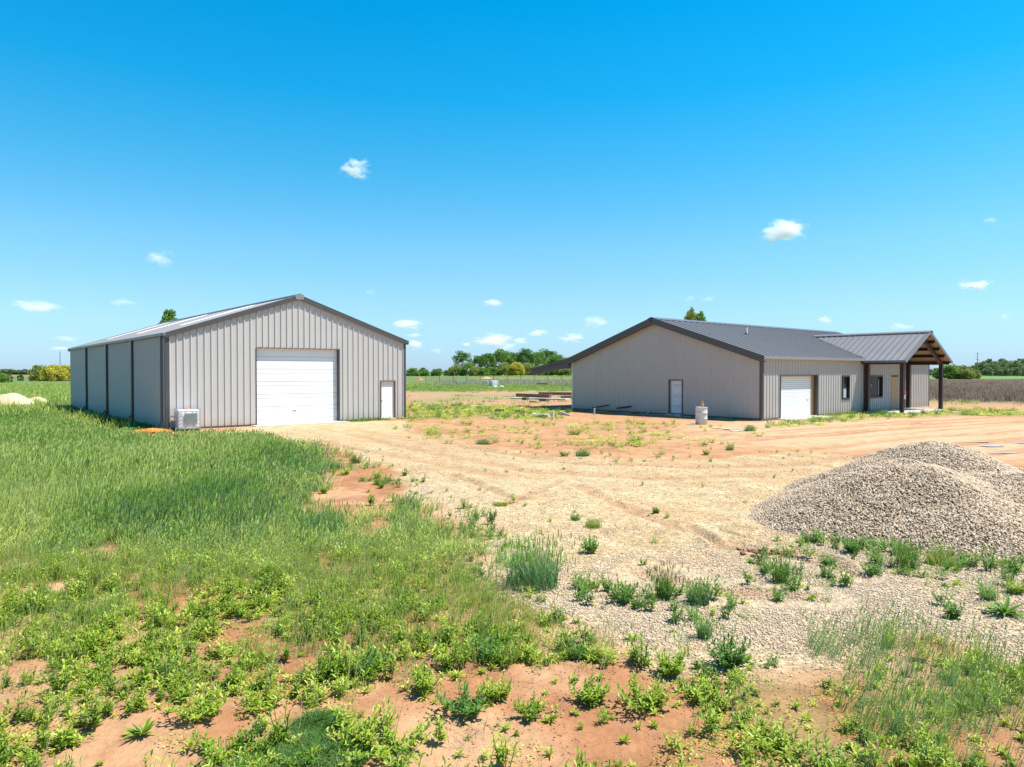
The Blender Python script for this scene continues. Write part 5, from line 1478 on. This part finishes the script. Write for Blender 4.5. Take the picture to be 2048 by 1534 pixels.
# ------------------------------------------------------------------ trees
def tree_mesh(seed, H, R, base, lobes, leaf_s, per, flat=.8, trunk_r=None, skirt=0):
    """returns crown (verts, quads, tint) and trunk MB; crown = leafy tufts clustered on limbs"""
    rnd = random.Random(seed); rs = np.random.RandomState(seed)
    tr = trunk_r or H * .022; tb = MB()
    fork = np.array([0, 0, base + (H - base) * .15]); tb.tube([(0, 0, -.3), tuple(fork * .5 + np.array([.05 * H * .1, 0, 0])), tuple(fork)], [tr * 1.2, tr, tr * .8], 7, False)
    C = []
    for k in range(skirt):
        a = k * 2 * pi / max(1, skirt) + rnd.uniform(-.3, .3)
        C.append((np.array([R * .62 * cos(a), R * .62 * sin(a), H * rnd.uniform(.12, .30)]), R * rnd.uniform(.28, .38)))
    for k in range(lobes):
        a = k * 2.4 + rnd.uniform(-.4, .4); q = math.sqrt((k + .5) / lobes)
        z = base + (H - base) * (.30 + .62 * (1 - q ** 2) * rnd.uniform(.7, 1.0) + .12 * rnd.random())
        c = np.array([R * .78 * q * cos(a), R * .78 * q * sin(a), z]); rr = R * rnd.uniform(.26, .42)
        c[2] = min(c[2], H - rr * .6)
        C.append((c, rr))
        mid = (fork + c) / 2 + np.array([0, 0, -.06 * H])
        tb.tube([tuple(fork), tuple(mid), tuple(c)], [tr * .55, tr * .35, tr * .12], 5, False)
    P, TT = [], []
    for c, rr in C:
        d = rs.randn(per, 3); d /= np.linalg.norm(d, axis=1)[:, None]
        r_ = rr * rs.rand(per) ** .45
        pp = c + d * r_[:, None] * np.array([1, 1, flat]); P.append(pp); TT.append(rs.uniform(.1, .6, per) + rs.uniform(-.15, .2))
    P = np.vstack(P); TT = np.concatenate(TT); n = len(P)
    k = P[:, 2] > (.05 if skirt else base * .5); P, TT = P[k], TT[k]; n = len(P)
    a = rs.randn(n, 3); a /= np.linalg.norm(a, axis=1)[:, None]; b = np.cross(a, rs.randn(n, 3)); b /= np.linalg.norm(b, axis=1)[:, None]
    s = leaf_s * rs.uniform(.5, 1.2, n)[:, None]
    V = np.stack([P - a * s, P - b * s * .6, P + a * s, P + b * s * .6], 1).reshape(-1, 3)
    Q = np.arange(4 * n).reshape(-1, 4)
    return V, Q, np.repeat(np.clip(TT, 0, 1), 4), tb

PROTO = {}
def tree_proto(key, seed, H, R, base, lobes, leaf_s, per, mat, flat=.8, trunk_r=None, skirt=0):
    V, Q, T, tb = tree_mesh(seed, H, R, base, lobes, leaf_s, per, flat, trunk_r, skirt)
    me = raw_mesh('crown', V, Q, mat, T)
    tm = bpy.data.meshes.new('trunk'); tm.from_pydata(tb.v, [], tb.f); tm.materials.append(M['bark']); tm.update()
    PROTO[key] = (me, tm)
def tree(key, x, y, s, rz, label, cat='tree', group=None, name='tree', sx=1.0, z=None):
    r = empty(name, (x, y, gz1(x, y) if z is None else z), rz, label, cat, group); r.scale = (s * sx, s * sx, s)
    for nm, me in zip(('crown', 'trunk'), PROTO[key]):
        o = bpy.data.objects.new(nm, me); COL.objects.link(o); o.parent = r
    return r
tree_proto('oak', 1, 10, 6.0, 2.0, 16, .34, 260, 'tree_green', skirt=8)
tree_proto('oak2', 2, 10, 5.2, 2.0, 14, .34, 260, 'tree_green', .9, skirt=8)
tree_proto('dark', 3, 10, 4.6, 1.8, 13, .33, 240, 'tree_dark', .9, skirt=8)
tree_proto('open', 4, 10, 4.6, 2.6, 13, .30, 150, 'tree_dark', .7)
tree_proto('bush', 5, 5, 3.6, .3, 13, .26, 220, 'tree_green', .9, skirt=9)
tree_proto('bushy', 6, 5, 3.4, .3, 13, .26, 200, 'tree_olive', .9, skirt=9)
tree_proto('yellow', 7, 5, 3.4, .3, 14, .20, 330, 'tree_yellow', .9, skirt=10)
tree_proto('far', 8, 10, 6.5, .5, 14, .55, 110, 'tree_far', .8, skirt=7)
tree_proto('far2', 9, 10, 5, .5, 12, .55, 100, 'tree_far', .9, skirt=7)

def tree_px(key, px, top_py, d, label, sxw=None, group=None, proto_h=10, name='tree', cat='tree', rz=None):
    P = at_depth(px, top_py, d); s = P[2] / proto_h
    return tree(key, P[0], d, s, rz if rz is not None else (px * 1.7) % 6.28, label, cat, group, name, sxw or 1.0)
# centre group beyond the field
CEN = [('open', 924, 701, 440, 1.0, 'tree', 'open-crowned dark tree standing apart at the left of the central grove'),
       ('oak', 975, 706, 455, .8, 'tree', 'full green tree left of the middle of the central grove'),
       ('oak2', 1003, 700, 470, 1.0, 'tree', 'tall rounded tree in the middle of the central grove'),
       ('dark', 957, 712, 480, .9, 'tree', 'dark tree in the gap of the central grove'),
       ('oak2', 1030, 706, 500, .9, 'tree', 'green tree behind the middle of the central grove'),
       ('dark', 1050, 699, 450, .9, 'tree', 'dark crown right of the middle of the central grove'),
       ('oak', 1075, 703, 470, .7, 'tree', 'green crown between two darker ones in the central grove'),
       ('open', 1094, 697, 490, 1.1, 'tree', 'high airy crown at the right of the central grove'),
       ('oak', 1112, 709, 460, .8, 'tree', 'rounded tree next to the lean-to roof of the house'),
       ('oak2', 1135, 716, 470, .9, 'tree', 'tree partly hidden behind the lean-to roof'),
       ('bushy', 912, 731, 420, 1.3, 'bush', 'olive bush below the open-crowned tree'),
       ('bush', 938, 727, 415, 1.2, 'bush', 'green bush at the foot of the central grove, left part'),
       ('bushy', 949, 734, 400, 1.0, 'bush', 'pale bush in front of the dark gap of the grove'),
       ('bush', 967, 737, 395, 1.1, 'bush', 'small green bush left of the two pale ones'),
       ('bush', 985, 736, 400, 1.3, 'bush', 'broad green bush before the middle of the grove'),
       ('bushy', 1010, 727, 400, 1.0, 'bush', 'greyish olive bush before the middle of the grove'),
       ('yellow', 1033, 726, 400, 1.1, 'bush', 'yellow-green bush, brightest before the central grove'),
       ('bushy', 1056, 728, 410, 1.0, 'bush', 'olive bush right of the brightest one'),
       ('bush', 1080, 733, 400, 1.4, 'bush', 'green bush beneath the high airy crown'),
       ('bush', 1105, 732, 410, 1.4, 'bush', 'green bush left of the lean-to tip'),
       ('bush', 1130, 738, 400, 1.4, 'bush', 'green bush seen under the lean-to roof'),
       ('bush', 826, 737, 390, 1.4, 'bush', 'green bush touching the right corner of the shed'),
       ('bush', 850, 741, 385, 1.3, 'bush', 'low green bush in the hedge right of the shed'),
       ('bush', 872, 739, 390, 1.2, 'bush', 'rounded bush in the hedge halfway to the grove'),
       ('dark', 893, 741, 395, 1.3, 'bush', 'dark bush joining the hedge to the grove'),
       ('far2', 846, 735, 700, 1.6, 'tree', 'distant tree above the hedge right of the shed'),
       ('far2', 878, 737, 720, 1.6, 'tree', 'distant tree above the hedge near the grove')]
for key, px, ty, d, sxw, cat, lb in CEN:
    ph = 5 if key in ('bush', 'bushy', 'yellow') else 10
    tree_px(key, px, ty, d, lb, sxw, 'trees and bushes beyond the field between the buildings', ph, cat, cat)
# left
tree_px('yellow', 108, 729.5, 195, 'wide yellow-green tree beside the left wall of the shed', 1.15, None, 5, 'tree', 'tree', .3)
tree_px('yellow', 131, 730, 200, 'yellow tree half hidden by the shed wall', 1.0, None, 5, 'tree', 'tree', 2.2)
tree_px('bushy', 77, 731, 200, 'olive bush on the left side of the yellow tree', .9, None, 5, 'bush', 'bush', 1.2)
tree_px('bush', 3, 747, 150, 'bright green bush at the left picture edge', 1.1, None, 5, 'bush', 'bush', 1)
tree_px('dark', 17, 749, 155, 'dark green bush right of the bright one at the left edge', 1.0, None, 10, 'bush', 'bush', 4)
tree_px('dark', 41, 749, 190, 'tiny dark shrub alone in the far left field', 1.0, None, 10, 'bush', 'bush', 3)
# right clumps
RT = [('bush', 1897, 729, 260, 1.3, 'bush', 'big green bush right of the right porch post'), ('bushy', 1912, 732, 262, 1.0, 'bush', 'olive bush leaning on the big green one'),
      ('bushy', 1926, 731, 258, 1.15, 'bush', 'upright olive bush in the middle of the far field edge'), ('bush', 1937, 744, 256, .9, 'bush', 'small round bush before the upright olive one'),
      ('bushy', 1953, 740, 268, .75, 'bush', 'slender olive bush under the utility pole'), ('bush', 1881, 742, 300, 1.6, 'bush', 'low green bush seen right of the house end')]
for key, px, ty, d, sxw, cat, lb in RT: tree_px(key, px, ty, d, lb, sxw, 'bushes along the far edge of the brown field', 5, cat, cat)
rnd = random.Random(4)
FT = [(1862, 738, 520), (1873, 736, 540), (1892, 736, 560), (1908, 734, 560), (1920, 735, 600), (1936, 733, 560), (1946, 731, 540), (1958, 725, 520), (1968, 722, 500), (1981, 718, 520), (1990, 722, 480), (2001, 717, 500), (2010, 721, 480),
      (2021, 722, 500), (2031, 720, 470), (2041, 717, 520), (2052, 719, 500), (2066, 716, 500), (1975, 734, 430), (1995, 735, 430), (2013, 734, 430), (2033, 735, 430), (2050, 734, 430), (1950, 738, 440)]
for i, (px, ty, d) in enumerate(FT):
    low = ty > 733
    ORD = ['leftmost', 'second', 'third', 'fourth', 'fifth', 'sixth', 'seventh', 'eighth', 'ninth', 'tenth', 'eleventh', 'twelfth']
    row = [q for q in FT if (q[1] > 733 and FT.index(q) > 12)] if low and i > 12 else [q for q in FT if q[0] > 1950 and not (q[1] > 733 and FT.index(q) > 12)] if px > 1950 else [q for q in FT if q[0] <= 1950 and not (q[1] > 733 and FT.index(q) > 12)]
    od = ORD[sorted(row).index((px, ty, d))] + ('' if sorted(row).index((px, ty, d)) == 0 else ' from the left')
    tree_px('far2' if i % 2 else 'far' if not low else 'far2', px, ty, d, 'low tree, ' + od + ', in the front row of the far right wood' if low and i > 12 else 'tall rounded tree, ' + od + ', in the back row of the far right wood' if px > 1950 else 'distant low tree, ' + od + ', in the row right of the porch', 1.3 if low else 1.0,
            'front row of the far right wood' if low and i > 12 else 'tall trees of the far right wood' if px > 1950 else 'distant trees right of the porch', 10, 'tree', 'tree')
for i in range(20):
    px = -30 + i * 8.5 + rnd.uniform(-2, 2)
    tree_px('far2' if i % 2 else 'far', px, 738 + rnd.uniform(-1.2, 1.5), 700, 'distant low tree on the left horizon', 1.7, 'distant trees on the left horizon', 10, 'tree', 'tree')
# treetops over the roofs
tree_proto('peek1', 21, 10, 2.1, 5.0, 26, .17, 260, 'tree_green', .7, .15)
tree_proto('peek2', 23, 10, 2.0, 5.0, 22, .16, 150, 'tree_olive', .9, .12)
tree_proto('peek3', 27, 10, 1.6, 5.0, 18, .15, 150, 'tree_green', .9, .12)
tree_px('peek1', 340, 620, 78, 'green treetop showing above the left slope of the shed roof', .68, None, 10, 'tree', 'tree', 1.0)
tree_px('peek2', 1382, 616, 82, 'leaning narrow treetop above the house ridge', .55, None, 10, 'tree', 'tree', .5)
tree_px('peek3', 1401, 624, 82, 'shorter treetop just right of the leaning one over the ridge', .7, None, 10, 'tree', 'tree', .5)

# ------------------------------------------------------------------ clouds (volumes of droplets, far beyond the fields)
m = bpy.data.materials.new('cloud droplets'); m.use_nodes = True; t = m.node_tree; t.nodes.clear()
out = t.nodes.new('ShaderNodeOutputMaterial'); pv = t.nodes.new('ShaderNodeVolumePrincipled')
pv.inputs['Color'].default_value = (1, 1, 1, 1); pv.inputs['Anisotropy'].default_value = 0.0
tc = t.nodes.new('ShaderNodeTexCoord'); oi = t.nodes.new('ShaderNodeObjectInfo')
ln_ = t.nodes.new('ShaderNodeVectorMath'); ln_.operation = 'LENGTH'; t.links.new(tc.outputs['Object'], ln_.inputs[0])
va = t.nodes.new('ShaderNodeVectorMath'); va.operation = 'MULTIPLY_ADD'
t.links.new(oi.outputs['Location'], va.inputs[0]); va.inputs[1].default_value = (.0137, .0171, .01); t.links.new(tc.outputs['Object'], va.inputs[2])
no = t.nodes.new('ShaderNodeTexNoise'); no.inputs['Scale'].default_value = 1.7; no.inputs['Detail'].default_value = 8; no.inputs['Roughness'].default_value = .68; no.inputs['Distortion'].default_value = .35
t.links.new(va.outputs[0], no.inputs['Vector'])
s1 = t.nodes.new('ShaderNodeMath'); s1.operation = 'MULTIPLY_ADD'; t.links.new(ln_.outputs['Value'], s1.inputs[0]); s1.inputs[1].default_value = -.42; t.links.new(no.outputs[0], s1.inputs[2])
mr = t.nodes.new('ShaderNodeMapRange'); t.links.new(s1.outputs[0], mr.inputs[0]); mr.inputs[1].default_value = .27; mr.inputs[2].default_value = .52; mr.inputs[3].default_value = 0; mr.inputs[4].default_value = 1
sc_ = t.nodes.new('ShaderNodeMath'); sc_.operation = 'MULTIPLY'; t.links.new(mr.outputs[0], sc_.inputs[0])
at = t.nodes.new('ShaderNodeAttribute'); at.attribute_type = 'OBJECT'; at.attribute_name = 'density'; t.links.new(at.outputs['Fac'], sc_.inputs[1])
t.links.new(sc_.outputs[0], pv.inputs['Density']); t.links.new(pv.outputs[0], out.inputs['Volume'])
M['cloud'] = m
CLOUDS = [(712, 339, 66, 34, 3.0, 'small bright cloud high above the shed roof'), (1570, 461, 92, 52, 5.0, 'brightest ragged cloud high above the house'),
          (318, 517, 60, 38, 1.1, 'faint cloud above the left end of the shed'), (75, 613, 96, 32, 1.3, 'flat cloud at the far left above the shed'),
          (245, 604, 60, 18, .35, 'very faint grey wisp above the shed roof'), (741, 584, 26, 14, .5, 'tiny faint cloud just right of the shed ridge'),
          (984, 606, 46, 18, 2.2, 'small cloud in the middle between the buildings'), (816, 648, 66, 24, 2.4, 'flat cloud right above the shed eave'),
          (829, 690, 40, 24, 2.6, 'puffy cloud touching the right eave of the shed'), (830, 670, 36, 10, .6, 'thin streak between two clouds by the shed eave'),
          (985, 682, 88, 32, 2.4, 'widest low cloud above the central grove'), (1015, 692, 50, 22, 1.0, 'dim cloud behind the widest low one'),
          (1042, 682, 32, 14, 1.8, 'small cloud right of the widest low one'), (1077, 666, 48, 14, 1.4, 'flat cloud left above the lean-to'),
          (1143, 677, 52, 22, 2.6, 'puffy cloud just above the lean-to roof'), (1190, 645, 66, 22, 1.0, 'peaked cloud left of the house ridge'),
          (1380, 597, 22, 18, .6, 'faint cloud above the house tree, left of a pair'), (1417, 598, 30, 14, .6, 'faint cloud above the house tree, right of a pair'),
          (1650, 640, 32, 15, 2.0, 'small bright cloud above the house roof'), (1805, 653, 50, 13, .9, 'thin pale cloud above the porch roof'),
          (1951, 571, 60, 22, 2.8, 'bright cloud at the right above the field'), (1930, 566, 30, 24, .5, 'faint veil left of the bright right cloud'),
          (1982, 441, 34, 14, .4, 'faint smudge of cloud high at the right edge'), (2011, 634, 24, 16, .6, 'faint cloud low at the right edge'),
          (873, 702, 26, 14, 1.2, 'small low cloud left of the central grove'), (933, 689, 20, 10, 1.6, 'tiny cloud left of the widest low one'),
          (130, 677, 60, 18, .4, 'dim grey cloud left of the shed roof'), (118, 697, 40, 10, 1.0, 'thin low cloud above the bare pole')]
def cloud_mesh():
    n, k = 24, 14; V = []
    for i in range(k + 1):
        ph = pi * i / k
        for j in range(n): V.append((sin(ph) * cos(2 * pi * j / n), sin(ph) * sin(2 * pi * j / n), cos(ph)))
    Q = [(i * n + j, (i + 1) * n + j, (i + 1) * n + (j + 1) % n, i * n + (j + 1) % n) for i in range(k) for j in range(n)]
    me = raw_mesh('cloud', V, Q, 'cloud'); return me
CM = cloud_mesh()
for px, py, w, h, dens, lb in CLOUDS:
    d = min(14000, 620 / max(.03, (743.5 - py) / F_PX)); P = at_depth(px, py, d); k = d / F_PX * .72
    o = bpy.data.objects.new('cloud', CM); COL.objects.link(o); o.location = tuple(P)
    o.scale = (w * k, max(w, h) * k * .8, h * k); o['density'] = dens * 2.2 / (max(h * k, 5) * 2)
    tag(o, lb, 'cloud', 'fair-weather clouds')
